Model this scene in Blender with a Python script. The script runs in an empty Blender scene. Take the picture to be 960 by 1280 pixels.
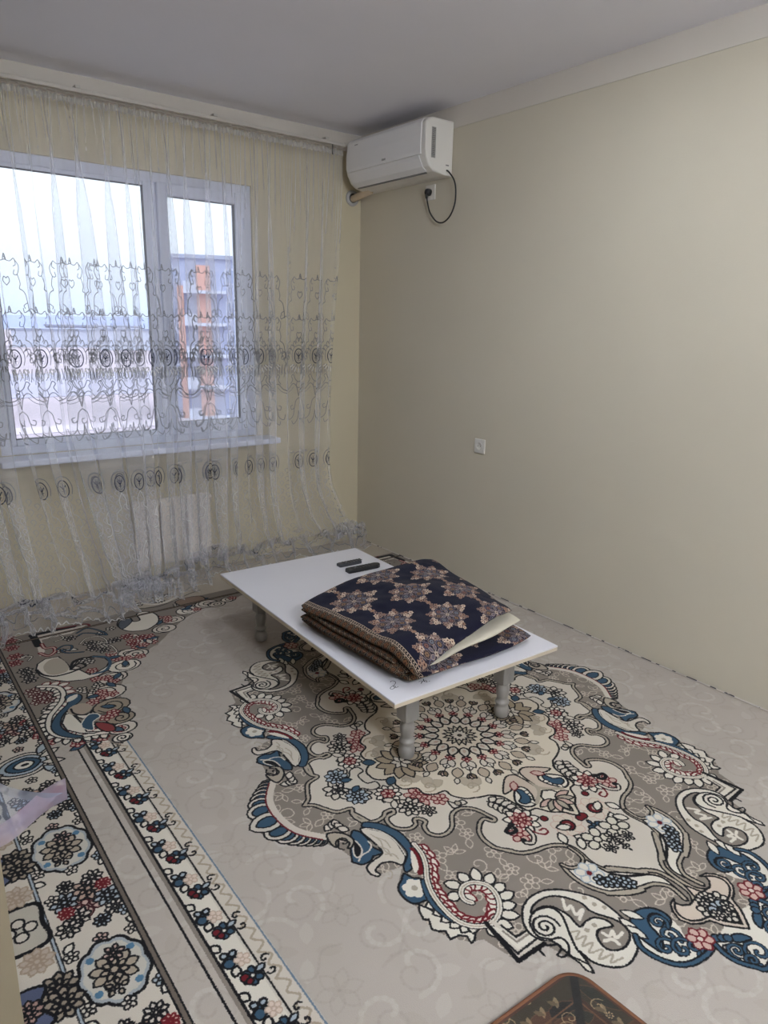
import bpy, bmesh, math, random
from mathutils import Vector, Matrix, noise as mnoise
PI = math.pi
S = bpy.context.scene; COL = S.collection
# ------------------------------------------------------------------ camera, sky, exposure
f_px, yaw, pitch, roll = 875.145605, 0.659671771, 0.261485673, 0.0217756642
cd = bpy.data.cameras.new('camera'); cam = bpy.data.objects.new('camera', cd); COL.objects.link(cam); S.camera = cam
fwd = Vector((math.sin(yaw)*math.cos(pitch), math.cos(yaw)*math.cos(pitch), -math.sin(pitch)))
rt = Vector((math.cos(yaw), -math.sin(yaw), 0)); upv = rt.cross(fwd)
r2 = rt*math.cos(roll)+upv*math.sin(roll); u2 = -rt*math.sin(roll)+upv*math.cos(roll)
M = Matrix((r2, u2, -fwd)).transposed().to_4x4(); M.translation = Vector((-2.85050283, -3.99373364, 1.5)); cam.matrix_world = M
cd.sensor_fit = 'HORIZONTAL'; cd.sensor_width = 36.0; cd.lens = f_px/960*36.0; cd.clip_start = 0.02; cd.clip_end = 2000
S.view_settings.view_transform = 'Standard'; S.view_settings.look = 'None'; S.view_settings.gamma = 1.0; S.view_settings.use_curve_mapping = False
S.view_settings.exposure = 0.31
S.cycles.use_denoising = True; S.cycles.transparent_max_bounces = 24; S.cycles.max_bounces = 12; S.cycles.diffuse_bounces = 6; S.cycles.sample_clamp_indirect = 8.0
W = bpy.data.worlds.new('overcast_sky'); S.world = W; W.use_nodes = True
nt = W.node_tree; nt.nodes.clear(); N = nt.nodes.new
out = N('ShaderNodeOutputWorld'); bg = N('ShaderNodeBackground'); tc = N('ShaderNodeTexCoord'); sep = N('ShaderNodeSeparateXYZ'); ramp = N('ShaderNodeValToRGB')
nz = N('ShaderNodeTexNoise'); nz.inputs['Scale'].default_value = 2.2; nz.inputs['Detail'].default_value = 4; mixc = N('ShaderNodeMixRGB'); mixc.blend_type = 'MULTIPLY'; mixc.inputs[0].default_value = 0.10
L = nt.links.new
L(tc.outputs['Generated'], sep.inputs[0]); L(sep.outputs['Z'], ramp.inputs[0]); L(tc.outputs['Generated'], nz.inputs[0])
# overcast sky: brightening steadily from a hazy lilac horizon to the zenith
e = ramp.color_ramp.elements; e[0].position = 0.0; e[0].color = (0.19, 0.22, 0.295, 1); e[1].position = 1.0; e[1].color = (0.92, 0.96, 1.0, 1)
k_ = e.new(0.10); k_.color = (0.245, 0.27, 0.31, 1); k_ = e.new(0.35); k_.color = (0.40, 0.43, 0.45, 1)
L(ramp.outputs[0], mixc.inputs[1]); L(nz.outputs['Fac'], mixc.inputs[2]); L(mixc.outputs[0], bg.inputs[0]); bg.inputs[1].default_value = 4.6; L(bg.outputs[0], out.inputs[0])
# ------------------------------------------------------------------ flat prints (woven patterns), computed here
import numpy as np
CAMP = [875.145605, 0.659671771, 0.261485673, 0.0217756642, 2.85050283, 3.99373364, 1.5]
def _cam():
    f, yaw, pit, rol, a, b, h = CAMP
    fw = np.array([math.sin(yaw)*math.cos(pit), math.cos(yaw)*math.cos(pit), -math.sin(pit)])
    r = np.array([math.cos(yaw), -math.sin(yaw), 0.0]); u = np.cross(r, fw)
    return r*math.cos(rol)+u*math.sin(rol), -r*math.sin(rol)+u*math.cos(rol), fw, np.array([-a, -b, h])
CR, CU, CF, CC = _cam()
def on_plane(x, y, ax, v):
    d = CF + CR*(x-480)/CAMP[0] - CU*(y-640)/CAMP[0]
    return CC + d*((v-CC[ax])/d[ax])
MED = (-1.168, -2.322)                                   # centre of the carpet's medallion on the floor
TILE = {1:(280,840,4.8), 2:(440,860,4.8), 3:(440,1020,4.8), 4:(620,1020,4.8), 5:(600,860,4.8), 6:(760,1040,4.8),
        7:(0,760,4.8), 8:(150,700,4.8), 9:(300,1000,2.8235), 10:(0,960,3.0), 11:(0,860,8.0), 12:(180,1120,8.0)}
def G(t, pts):                                           # read-off points -> (u, v) on the carpet, u outward to the left, v to the near end
    ox, oy, s = TILE[t]; out = []
    if isinstance(pts, str): pts = [tuple(map(float, q.split(','))) for q in pts.split()]
    for x, y in pts:
        q = on_plane(ox+x/s, oy+y/s, 2, 0.0); out.append((-(q[0]-MED[0]), -(q[1]-MED[1])))
    return out
def smooth(p, closed=False, n=6):
    p = np.asarray(p, float); N = len(p)
    if N < 3: return p
    out = []
    for i in range(N if closed else N-1):
        if closed: a, b, c, d = p[(i-1) % N], p[i], p[(i+1) % N], p[(i+2) % N]
        else: a, b, c, d = p[max(i-1, 0)], p[i], p[i+1], p[min(i+2, N-1)]
        for k in range(n):
            t = k/n
            out.append(0.5*((2*b)+(-a+c)*t+(2*a-5*b+4*c-d)*t*t+(-a+3*b-3*c+d)*t**3))
    if not closed: out.append(p[-1])
    return np.array(out)
class Canvas:
    def __init__(s, x0, y0, w, h, ppm, bg=(1, 1, 1), a=1.0):
        s.x0, s.y0, s.k = x0, y0, ppm; s.W, s.H = int(round(w*ppm)), int(round(h*ppm))
        s.a = np.zeros((s.H, s.W, 4), np.float32); s.a[..., :3] = bg; s.a[..., 3] = a
    def px(s, p): return (np.asarray(p, float).reshape(-1, 2)-(s.x0, s.y0))*s.k
    def blend(s, x0, x1, y0, y1, m, col, al=1.0):
        v = s.a[y0:y1, x0:x1]; m = (m*al)[..., None]
        v[..., :3] = v[..., :3]*(1-m)+np.array(col, np.float32)*m; v[..., 3:] = np.maximum(v[..., 3:], m)
    def fill(s, p, col, al=1.0):
        q = s.px(p)
        x0, y0 = np.floor(q.min(0)).astype(int)-1; x1, y1 = np.ceil(q.max(0)).astype(int)+2
        X0, Y0, X1, Y1 = max(x0, 0), max(y0, 0), min(x1, s.W), min(y1, s.H)
        if X1 <= X0 or Y1 <= Y0: return
        T = np.zeros((Y1-Y0, X1-X0+1), np.int32); r = np.roll(q, -1, 0)
        for (ax, ay), (bx, by) in zip(q, r):
            if ay == by: continue
            if ay > by: ax, ay, bx, by = bx, by, ax, ay
            ra = max(int(math.ceil(ay-0.5)), Y0); rb = min(int(math.ceil(by-0.5)), Y1)
            if rb <= ra: continue
            rows = np.arange(ra, rb); xi = ax+(rows+0.5-ay)*(bx-ax)/(by-ay)
            c = np.clip(np.ceil(xi-0.5).astype(int)-X0, 0, X1-X0); np.add.at(T, (rows-Y0, c), 1)
        m = (np.cumsum(T, 1)[:, :-1] % 2).astype(np.float32)
        s.blend(X0, X1, Y0, Y1, m, col, al)
    def line(s, p, w, col, al=1.0, closed=False):
        q = s.px(p); hw = w*s.k/2
        if closed: q = np.vstack([q, q[:1]])
        for (ax, ay), (bx, by) in zip(q[:-1], q[1:]):
            x0 = max(int(min(ax, bx)-hw-1.5), 0); x1 = min(int(max(ax, bx)+hw+2.5), s.W)
            y0 = max(int(min(ay, by)-hw-1.5), 0); y1 = min(int(max(ay, by)+hw+2.5), s.H)
            if x1 <= x0 or y1 <= y0: continue
            X = np.arange(x0, x1)+0.5-ax; Y = (np.arange(y0, y1)+0.5-ay)[:, None]
            dx, dy = bx-ax, by-ay; L = dx*dx+dy*dy+1e-9
            t = np.clip((X*dx+Y*dy)/L, 0, 1); d = np.sqrt((X-t*dx)**2+(Y-t*dy)**2)
            s.blend(x0, x1, y0, y1, np.clip(hw-d+0.5, 0, 1).astype(np.float32), col, al)
    def shape(s, p, fillc=None, lc=None, w=0.005, closed=True, sm=True, al=1.0):
        p = smooth(p, closed) if sm else np.asarray(p, float)
        if fillc is not None: s.fill(p, fillc, al)
        if lc is not None: s.line(p, w, lc, al, closed)
    # ---- small motifs
    def leaf(s, c, ang, L, W, f=None, lc=None, w=0.004, al=1.0, vein=None):
        t = np.linspace(0, 1, 7); e = W*np.sin(t*math.pi)**0.8
        P = [(a*L, b) for a, b in zip(t, e)]+[(a*L, -b) for a, b in zip(t[::-1][1:-1], e[::-1][1:-1])]
        ca, sa = math.cos(ang), math.sin(ang); P = [(c[0]+x*ca-y*sa, c[1]+x*sa+y*ca) for x, y in P]
        s.shape(P, f, lc, w, sm=False, al=al)
        if vein: s.line([P[0], (c[0]+0.75*L*ca, c[1]+0.75*L*sa)], w*0.7, vein, al)
    def disc(s, c, r, f=None, lc=None, w=0.004, al=1.0, ry=None, ang=0, n=14):
        ry = ry or r; ca, sa = math.cos(ang), math.sin(ang)
        P = [(c[0]+r*math.cos(a)*ca-ry*math.sin(a)*sa, c[1]+r*math.cos(a)*sa+ry*math.sin(a)*ca) for a in np.linspace(0, 2*math.pi, n, endpoint=False)]
        s.shape(P, f, lc, w, sm=False, al=al)
    def flower(s, c, r, n=5, f=None, lc=None, w=0.004, core=None, rot=0.3, al=1.0, pr=0.36):
        for i in range(n):
            a = rot+2*math.pi*i/n; s.disc((c[0]+0.62*r*math.cos(a), c[1]+0.62*r*math.sin(a)), r*0.42, f, lc, w, al, ry=r*pr, ang=a, n=10)
        s.disc(c, r*0.28, core if core is not None else f, lc, w, al, n=8)
    def mum(s, c, r, f, lc, w=0.004, core=None, rot=0.0, rings=2, n=9, stretch=1.0, ang=0.0):
        for k in range(rings):
            rr = r*(1-0.42*k)
            for i in range(n-2*k):
                a = rot+k*0.4+2*math.pi*i/(n-2*k)
                dx, dy = math.cos(a)*rr*0.35*stretch, math.sin(a)*rr*0.35
                q = (c[0]+dx*math.cos(ang)-dy*math.sin(ang), c[1]+dx*math.sin(ang)+dy*math.cos(ang))
                s.leaf(q, a+ang, rr*0.68, rr*0.24, f, lc, w)
        s.disc(c, r*0.2, core if core is not None else f, lc, w, n=8)
    def spiral(s, c, r, turns, a0, sgn, w, col, al=1.0, r1=0.12, tail=None):
        n = int(10*turns)+4; P = []
        for i in range(n):
            t = i/(n-1); rr = r*(1-t*(1-r1)); a = a0+sgn*2*math.pi*turns*t
            P.append((c[0]+rr*math.cos(a), c[1]+rr*math.sin(a)))
        if tail: P = [tail]+P
        s.line(P, w, col, al); return P
    def teeth(s, path, size, gap, side, f, lc, w=0.005, lean=0.6, taper=False, wid=0.32):
        p = np.asarray(path); seg = np.linalg.norm(np.diff(p, axis=0), axis=1); cum = np.concatenate([[0], np.cumsum(seg)])
        n = max(2, int(cum[-1]/gap))
        for i in range(n):
            d = (i+0.5)/n*cum[-1]; j = min(np.searchsorted(cum, d)-1, len(seg)-1); t = (d-cum[j])/max(seg[j], 1e-9)
            q = p[j]*(1-t)+p[j+1]*t; dr = (p[j+1]-p[j])/max(seg[j], 1e-9); a = math.atan2(dr[1], dr[0])+side*(math.pi/2-lean)
            k = size*(1-0.5*i/n) if taper else size
            s.leaf(q, a, k*(0.85+0.3*((i*7) % 5)/5), k*wid, f, lc, w)

BLK = (0.055, 0.052, 0.065); CRM = (0.755, 0.72, 0.67); WHT = (0.81, 0.785, 0.735); TAU = (0.49, 0.455, 0.42); BLU = (0.19, 0.29, 0.37); RED = (0.37, 0.07, 0.10)
PNK = (0.72, 0.61, 0.565); GRY = (0.62, 0.58, 0.52); VIN = (0.73, 0.68, 0.62); FLD = (0.672, 0.637, 0.600); LBL = (0.60, 0.64, 0.67); BRN = (0.42, 0.36, 0.29)
def medallion():
    rnd = random.Random(5)
    c = Canvas(-0.02, -0.02, 1.02, 1.24, 680, TAU, 0.0)
    # silhouette
    sil = [(0, -0.05)]+[(0.80, -0.05)]+G(9, "40,60 50,100 100,140 150,150 215,155 300,155 350,170 395,205 430,230 465,215")+G(3, "160,355 300,300 275,420 320,510 380,540 430,620 480,680 590,730 710,755 790,740")+G(4, "135,875 285,765 430,850 580,890 700,905 830,850 850,760")+G(6, "170,620 250,730 330,770 420,795 500,790 560,760 610,720 640,665 700,730 780,780 880,805 960,815")+[(0.0, 1.165), (0, 0)]
    c.fill(sil, TAU)
    mask = c.a[..., 3].copy()
    # woven vine in the taupe ground
    for i in range(11):
        for j in range(15):
            q = (0.03+i*0.078+rnd.uniform(-.02, .02), 0.02+j*0.08+rnd.uniform(-.02, .02)); k = (i+j*2) % 4; a = rnd.uniform(0, 6.28)
            if k == 0:
                c.flower(q, 0.028, 5, None, VIN, 0.0032, rot=a)
                for m in range(2): c.leaf((q[0]+.03*math.cos(a+m*2.2), q[1]+.03*math.sin(a+m*2.2)), a+m*2.2, 0.034, 0.009, None, VIN, 0.003)
            elif k == 1: c.spiral(q, 0.034, 1.2, a, 1 if i % 2 else -1, 0.0035, VIN)
            elif k == 2:
                c.flower(q, 0.022, 5, None, VIN, 0.003, rot=a); c.leaf((q[0]+.024*math.cos(a), q[1]+.024*math.sin(a)), a, 0.04, 0.011, None, VIN, 0.003)
            else:
                for m in range(3): c.leaf(q, a+m*1.1-1.1, 0.036, 0.008, None, VIN, 0.003)
    c.a[..., 3] = mask; c.a[mask < 0.5, :3] = FLD
    # inner scalloped field
    inner = G(1, "480,800 540,800 600,820 680,840 760,820 770,850 800,880 860,895")+G(2, "0,750 60,800 140,800 190,770 200,745 240,730 250,748 215,768 210,800 260,840 340,845 380,820 375,790 400,783 440,800 432,830 460,870 520,885 570,870 600,830 600,760 640,725 700,720 760,735 820,765 855,783 845,798 790,785 765,820 765,870 800,920 850,955")+G(3, "800,150 860,190 960,210")+G(4, "60,205 150,222 230,210 300,185 370,175 440,185 500,220 560,275 620,310 700,335 800,345 900,335")+G(6, "0,215 60,230 140,240 220,230 300,240 380,280 440,320 490,360 515,400 520,430")
    inner = [q for q in inner]; poly = [(0.0, -0.05), (0.66, -0.05)]+inner+[(0.0, inner[-1][1]-0.02)]
    c.fill(poly, CRM)
    si = smooth(inner)
    c.line(si, 0.019, BLK); c.line(si, 0.0085, GRY)
    # ---- outer rim of the flank: fan, foliage, blue band, pod
    arc = smooth(G(9, "118,-20 120,0 130,50 170,90 220,115 300,132"))
    lob = G(9, "80,15 88,78 135,112 168,128 196,135 222,140 247,143 270,146 290,148"); rad = [0.036, 0.046, 0.036, 0.030, 0.027, 0.024, 0.021, 0.018, 0.015]
    for q, r in list(zip(lob, rad))[::-1]:
        c.disc(q, r*1.25, CRM, BLK, 0.006, ry=r, ang=math.atan2(q[1]-0.10, q[0]-0.50))
        c.disc(q, r*0.8, BLU, BLK, 0.005, ry=r*0.55, ang=math.atan2(q[1]-0.10, q[0]-0.50))
    c.line(arc, 0.024, CRM); c.line(arc+np.array([0.012, 0.004]), 0.005, RED)
    band = G(3, "70,38 150,42 230,68 300,108 350,165 358,200 385,235 362,262 380,275 352,292 362,312 325,338 308,300 326,255 330,220 300,180 250,130 180,92 110,72 60,66")
    pod = G(3, "60,72 180,95 260,150 305,215 322,250 300,292 240,275 180,283 148,312 142,330 168,350 150,362 108,345 88,310 110,280 180,220 120,150 60,100")
    c.shape(pod, CRM, BLK, 0.006)
    for p in ("110,110 170,150 190,200 240,240", "150,130 200,150 230,190", "150,180 210,200 230,240", "200,230 250,230 280,260", "215,320 240,340 235,375 215,370"): c.line(smooth(G(3, p)), 0.004, GRY)
    c.shape(G(3, "0,92 50,98 95,140 115,180 182,218 130,242 110,270 60,292 20,282 0,270 -10,180"), BLU, BLK, 0.006)
    c.shape(G(3, "10,150 45,175 60,215 35,250 10,225"), BLK, CRM, 0.005); c.line(smooth(G(3, "95,150 115,180 95,215 60,235 40,270")), 0.005, CRM)
    c.shape(band, BLU, BLK, 0.005); c.line(smooth(G(3, "75,75 150,85 230,125 285,180 320,235")), 0.0035, WHT)
    for q, a in zip(G(9, "300,110 322,102 345,98 365,104 385,108"), (3.6, 4.0, 4.5, 4.9, 5.3)): c.leaf(q, a, 0.04, 0.013, CRM, BLK, 0.005)
    c.shape(G(9, "305,125 330,115 370,120 400,140 395,165 380,170 385,150 350,140 345,165 325,160"), GRY, BLK, 0.006)
    c.spiral(G(9, [(365, 150)])[0], 0.03, 1.1, 1.0, -1, 0.005, BLK)
    # blob with a pale flower, stem, outer leaves
    c.shape(G(3, "310,345 365,370 410,375 425,420 458,485 420,515 370,525 320,500 285,460 277,420 298,380"), BLU, BLK, 0.006)
    c.flower(G(3, [(375, 432)])[0], 0.034, 6, WHT, None, core=GRY, pr=0.42)
    sp = smooth(G(3, "370,165 420,230 443,300 450,380 480,460 540,545 620,620 700,655 780,660 840,640 878,590 885,530 865,470 820,420 760,400 700,402 660,430 655,470 680,505 720,520"))
    rim = smooth(G(3, "420,520 470,575 530,630 600,675 680,705 760,700"))
    c.shape(list(G(3, "400,530 470,560 540,610 620,650 700,690 740,700 735,745 715,762 690,720 640,715 590,740 560,690 520,690 480,680 460,620 430,620 405,575")), WHT, BLK, 0.006, sm=False)
    c.teeth(rim, 0.042, 0.028, 1, WHT, BLK, 0.005, lean=0.3)
    n = len(sp); c.teeth(sp[int(n*.42):int(n*.93)], 0.052, 0.024, -1, WHT, BLK, 0.005, lean=0.35); c.teeth(sp[int(n*.42):int(n*.93)], 0.042, 0.022, 1, WHT, RED, 0.0045, lean=0.6)
    c.teeth(sp[:int(n*.5)], 0.05, 0.024, 1, WHT, RED, 0.0055, lean=0.9); c.teeth(sp[:int(n*.5)], 0.03, 0.018, 1, CRM, RED, 0.005, lean=1.0)
    c.shape(G(3, "340,190 380,190 420,260 440,340 400,355 380,320 395,290 370,270 385,240"), RED, None, sm=False); c.shape(G(3, "350,210 375,230 400,300 380,340 360,300"), WHT, None)
    c.line(smooth(G(3, "425,385 450,470 500,545 560,595 610,628")), 0.017, BLK); c.line(smooth(G(3, "425,390 450,470 500,545 560,595 600,622")), 0.010, BLU)
    c.line(sp, 0.019, BLK); c.line(sp, 0.013, WHT); c.line(sp, 0.003, GRY)
    # ---- V corner
    v = G(4, "-60,640 135,870 290,765"); c.fill(G(4, "-40,620 135,870 300,755 200,680 125,725 40,650"), CRM); c.fill(G(4, "-20,660 130,800 235,740 200,690 125,745 40,680"), WHT)
    c.line(v, 0.013, BLK); c.line(G(4, "-10,690 130,825 245,735"), 0.006, BLK); c.line(G(4, "30,655 120,725 190,682"), 0.006, BLK); c.line(G(4, "40,690 125,755 205,700"), 0.006, TAU)
    # ---- paisley
    c.shape(G(4, "158,600 165,540 210,482 290,447 390,442 500,462 600,492 690,552 770,622 832,692 852,780 830,850 780,898 700,908 620,892 560,862 500,812 400,770 330,745 270,742 210,710 172,660"), WHT, BLK, 0.006)
    c.shape(G(4, "213,585 225,535 290,490 360,480 440,495 515,525 560,565 620,592 690,612 750,642 795,690 803,735 775,785 720,805 660,793 620,750 605,710 625,677 700,660 655,622 590,610 540,630 508,664 475,640 440,600 390,568 330,543 265,548"), TAU, BLK, 0.006)
    for p in ("400,500 420,560 450,540 480,590 520,560 500,620", "640,700 680,720 700,690 720,730 760,700", "650,750 700,740 740,770"): c.line(smooth(G(4, p)), 0.009, WHT)
    for p in ("440,700 500,690 480,740 540,720 520,780 580,760 560,820 640,800 620,860 700,830 690,880 760,850", "540,690 560,680"): c.line(smooth(G(4, p)), 0.005, GRY)
    for q in G(4, "530,490 590,530 650,548 590,655 545,685"): c.disc(q, 0.007, GRY)
    sc = G(4, [(295, 665)])[0]; e = G(4, [(385, 665)])[0]; r = math.dist(sc, e)
    c.disc(sc, r*1.05, WHT); c.shape(G(4, "215,590 260,558 330,550 390,590 420,650 440,700 480,790 530,850 585,940 500,880 440,830 330,745 250,720 205,650"), WHT, BLK, 0.006)
    c.spiral(sc, r, 2.1, 2.6, 1, 0.006, BLK); c.line(smooth(G(4, "330,740 390,732 430,765 437,815 405,845 370,835 390,800 375,770 330,775 280,780 262,805 290,835")), 0.006, BLK)
    c.shape(G(4, "440,838 500,862 545,885 562,895 585,942 540,925 500,880"), WHT, BLK, 0.005, sm=False)
    # ---- blue scroll
    c.shape(G(6, "165,600 190,680 250,730 330,770 420,795 500,788 560,760 610,718 640,665 560,610 500,680 420,560 340,500 250,480 170,520"), WHT)
    c.shape(G(6, "133,540 145,490 195,460 260,456 330,480 375,520 372,560 345,580 318,565 338,540 315,500 270,488 240,510 250,555 290,600 320,640 335,690 320,720 270,690 215,650 165,600"), BLU, BLK, 0.006)
    for q, a in zip(G(6, "190,600 240,640 215,520"), (0.2, 0.3, 0.6)): c.leaf(q, a+4.6, 0.06, 0.012, WHT, BLK, 0.004)
    for cx, cy, rr in ((370, 620, 0.03), (350, 690, 0.034), (450, 700, 0.04), (300, 540, 0.026), (520, 690, 0.02)):
        q = G(6, [(cx, cy)])[0]; c.spiral(q, rr, 1.25, 1.8, 1, 0.013, BLK); c.spiral(q, rr, 1.25, 1.8, 1, 0.007, BLU)
    lo = smooth(G(6, "165,620 190,680 250,730 330,770 420,795 500,788 560,760 610,718 640,665")); c.line(lo, 0.019, BLK); c.line(lo, 0.009, BLU)
    c.fill(G(6, "640,670 700,720 780,765 880,795 960,800")+[(-.02, 1.15), (-.02, 1.04)], WHT); c.shape(G(6, "740,620 800,612 862,640 800,662 750,655"), BLU, BLK, 0.005)
    for x in (650, 685, 720): c.disc(G(6, [(x, 637)])[0], 0.012, BLU, BLK, 0.004)
    c.shape(G(6, "690,690 740,672 800,680 850,720 840,760 760,745"), CRM, BLK, 0.005)
    for cx, cy, rr in ((775, 712, 0.025), (905, 720, 0.04), (870, 770, 0.02)):
        q = G(6, [(cx, cy)])[0]; c.spiral(q, rr, 1.3, 0.6, -1, 0.012, BLK); c.spiral(q, rr, 1.3, 0.6, -1, 0.006, BLU)
    l2 = smooth(G(6, "640,670 700,730 780,778 880,808 960,818")+[(0.0, 1.17)]); c.line(l2, 0.019, BLK); c.line(l2, 0.009, BLU)
    c.flower(G(6, [(555, 642)])[0], 0.034, 6, PNK, RED, 0.0042, core=CRM)
    # ---- ribbon
    up = G(4, "545,265 620,312 700,350 800,363 900,350")+G(6, "0,240 100,262 220,255 320,272 400,330 455,380 482,412"); lo = G(4, "395,292 440,345 500,392 580,432 680,460 790,465 880,442")+G(6, "0,368 100,365 200,335 280,312 370,328 430,372 462,402")
    rib = up+lo[::-1]+G(4, "420,315 480,325 520,310")
    c.shape(rib, WHT, None, sm=False)
    c.line(smooth(up), 0.006, BLK); c.line(smooth(lo), 0.018, BLK); c.line(smooth(lo), 0.008, GRY)
    c.line(smooth(G(4, "395,292 450,312 500,300 522,262 492,225 440,190")), 0.016, BLK); c.line(smooth(G(4, "395,292 450,312 500,300 522,262 492,225 440,190")), 0.006, GRY)
    q = G(4, [(560, 343)])[0]; c.flower(q, 0.04, 6, WHT, LBL, 0.004, core=RED)
    for cx, cy in ((630, 385), (670, 400), (700, 385), (735, 400), (775, 395), (805, 405)):
        c.flower(G(4, [(cx, cy)])[0], 0.02, 5, LBL, BLK, 0.005)
    # ---- heart
    ht = G(6, "905,585 800,577 700,562 610,532 560,550 500,552 430,527 388,475 375,432 395,400 402,425 440,440 490,437 512,412 530,400")+[(-0.02, 0.86), (-0.02, 1.10)]
    c.shape(ht, (0.75, 0.69, 0.63), BLK, 0.006, sm=False)
    c.line(smooth(G(6, "850,555 780,548 700,535 620,505 570,525 500,532 440,508 405,465 400,430")), 0.006, BLK)
    c.line(smooth(G(6, "590,490 640,520 700,530 780,545 840,548")), 0.006, BLK)
    for cx, cy, rr in ((600, 465, .028), (640, 430, .026), (680, 470, .034), (735, 500, .024), (700, 430, .03), (760, 470, .026), (660, 500, .018), (570, 410, .02), (610, 390, .022)):
        c.flower(G(6, [(cx, cy)])[0], rr, 6, LBL if cx in (680, 760) else CRM, BLK, 0.005)
    # ---- flowers on the cream scallops
    def m(t, x, y): return G(t, [(x, y)])[0]
    c.mum(m(2, 400, 650), 0.05, PNK, RED, 0.0038, n=8); c.mum(m(2, 350, 710), 0.045, CRM, BLK, 0.005); c.mum(m(2, 460, 735), 0.026, CRM, BLK, 0.005, rings=1, n=6)
    c.mum(m(2, 215, 635), 0.045, WHT, BLK, 0.005, n=10, core=RED); c.flower(m(2, 215, 632), 0.022, 6, PNK, RED, 0.0042, core=RED)
    c.leaf(m(2, 180, 670), 2.4, 0.05, 0.012, CRM, BLK); c.leaf(m(2, 250, 670), 1.0, 0.045, 0.012, CRM, BLK)
    c.mum(m(2, 40, 640), 0.045, CRM, BLK, 0.005); c.mum(m(1, 690, 700), 0.058, CRM, BLK, 0.005, n=9); c.mum(m(1, 800, 745), 0.04, LBL, BLK, 0.004); c.mum(m(1, 640, 690), 0.035, CRM, BLK)
    c.shape(G(2, "-70,590 0,560 -20,500 40,480 60,500 50,540 90,570 140,560 165,590 120,610 60,600 20,610"), CRM, BLK, 0.005); c.leaf(m(2, 40, 585), 0.4, 0.04, 0.012, BLU, BLK)
    c.flower(m(2, 525, 665), 0.028, 6, PNK, RED, 0.0042); c.shape(G(2, "575,680 620,690 660,670 688,690 650,705 610,720"), CRM, BLK, 0.005); c.disc(m(2, 635, 690), 0.011, GRY, BLK)
    st = smooth(G(5, "40,680 90,690 150,715 200,745")); c.line(st, 0.005, BLK); c.teeth(st, 0.04, 0.017, 1, CRM, BLK, 0.005, lean=0.5); c.teeth(st, 0.036, 0.017, -1, CRM, BLK, 0.005, lean=0.5)
    c.mum(m(5, 250, 795), 0.058, WHT, BLK, 0.005, n=9); c.mum(m(5, 245, 790), 0.036, PNK, RED, 0.004, n=7, rings=2); c.flower(m(5, 240, 880), 0.034, 5, PNK, RED, 0.0042)
    c.line(smooth(G(4, "190,75 240,100 290,110 312,95 290,75 262,85")), 0.006, RED); c.line(smooth(G(4, "100,50 60,90 90,105 120,90 110,70")), 0.013, BLK); c.line(smooth(G(4, "190,80 225,120 220,160 180,160 165,145")), 0.018, BLK); c.line(smooth(G(4, "190,80 225,120 220,160 180,160")), 0.008, CRM)
    c.disc(m(4, 288, 15), 0.012, RED, BLK, 0.004); q = m(4, 430, 55); c.flower(q, 0.052, 7, (0.77, .72, .66), PNK, 0.003); c.disc(q, 0.023, RED, BLK, 0.006); c.disc(q, 0.009, PNK)
    c.disc(m(5, 600, 778), 0.014, RED, BLK, 0.004); q = (0.0, G(5, [(695, 812)])[0][1]); c.flower(q, 0.028, 3, BLU, BLK, 0.005, core=BLU)
    for x, y, a in ((360, 70, 2.6), (375, 100, 1.2), (465, 120, 2.2), (500, 130, 0.9)): c.leaf(m(4, x, y), a, 0.05, 0.014, WHT, BLK, 0.005)
    q = m(4, 610, 140); c.flower(q, 0.048, 5, (0.77, .74, .68), BLK, 0.005); c.flower(m(4, 725, 50), 0.045, 5, (0.77, .74, .68), BLK, 0.005)
    for x, y, r in ((700, 130, .026), (750, 150, .026), (790, 175, .022), (690, 190, .022)): c.mum(m(4, x, y), r, CRM, BLK, 0.005, rings=1, n=5)
    # ---- inner ground and its thin scalloped line
    c2 = [(0.30, -0.10)]+G(2, "90,440 95,470 110,530 160,550 250,548 262,580 310,605 388,600 430,632 500,636 557,616 600,645 680,662 760,655 830,642 900,652")+G(5, "60,642 130,650 190,682 240,710 290,735 340,722 420,743 500,745 560,760 615,765")
    c.fill([(0, -.05)]+c2+[(0, .50)], (0.79, 0.745, 0.675)); c.line(smooth(c2), 0.0065, BLK)
    for x, y in ((460, 590), (720, 590), (320, 555), (100, 380), (110, 300)):
        q = m(2, x, y); a = math.atan2(q[1], q[0]); c.leaf(q, a+2.6, 0.06, 0.02, (0.66, .61, .54), GRY); c.leaf(q, a-2.6, 0.06, 0.02, (0.66, .61, .54), GRY); c.spiral(q, 0.03, 1.2, a, 1, 0.005, (0.60, .55, .48))
    # end motif: blue combs around a palmette
    c.shape(G(5, "205,640 220,600 270,590 320,620 345,660 330,700 280,712 220,690"), WHT, BLK, 0.007); c.shape(G(5, "215,610 250,612 290,640 305,680 270,695 235,680 245,650"), BLU, BLK, 0.005)
    for x, y in ((285, 625), (305, 640), (320, 660), (322, 680)): c.disc(m(5, x, y), 0.010, WHT, BLK, 0.003)
    c.shape(G(5, "140,630 150,540 200,520 250,540 300,570 340,600 350,640 330,680 310,640 270,600 210,590 180,620"), (0.72, .66, .60), BLK, 0.006); c.line(smooth(G(5, "300,560 345,600 355,640 340,690")), 0.013, GRY)
    c.leaf(m(5, 200, 560), 0.8, 0.05, 0.013, PNK, RED)
    c.shape([(-.02, .27)]+G(5, "375,610 365,650 400,690 470,710 540,735 580,740")+[(-.02, .46)], WHT, BLK, 0.006, sm=False)
    q = (0.0, G(5, [(450, 650)])[0][1])
    for k, a in enumerate(np.linspace(0.1, 3.04, 7)): c.leaf((q[0]+0.01*math.cos(a), q[1]+.01*math.sin(a)), a, 0.062, 0.013, GRY if k % 2 else PNK, BLK, 0.005)
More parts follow.
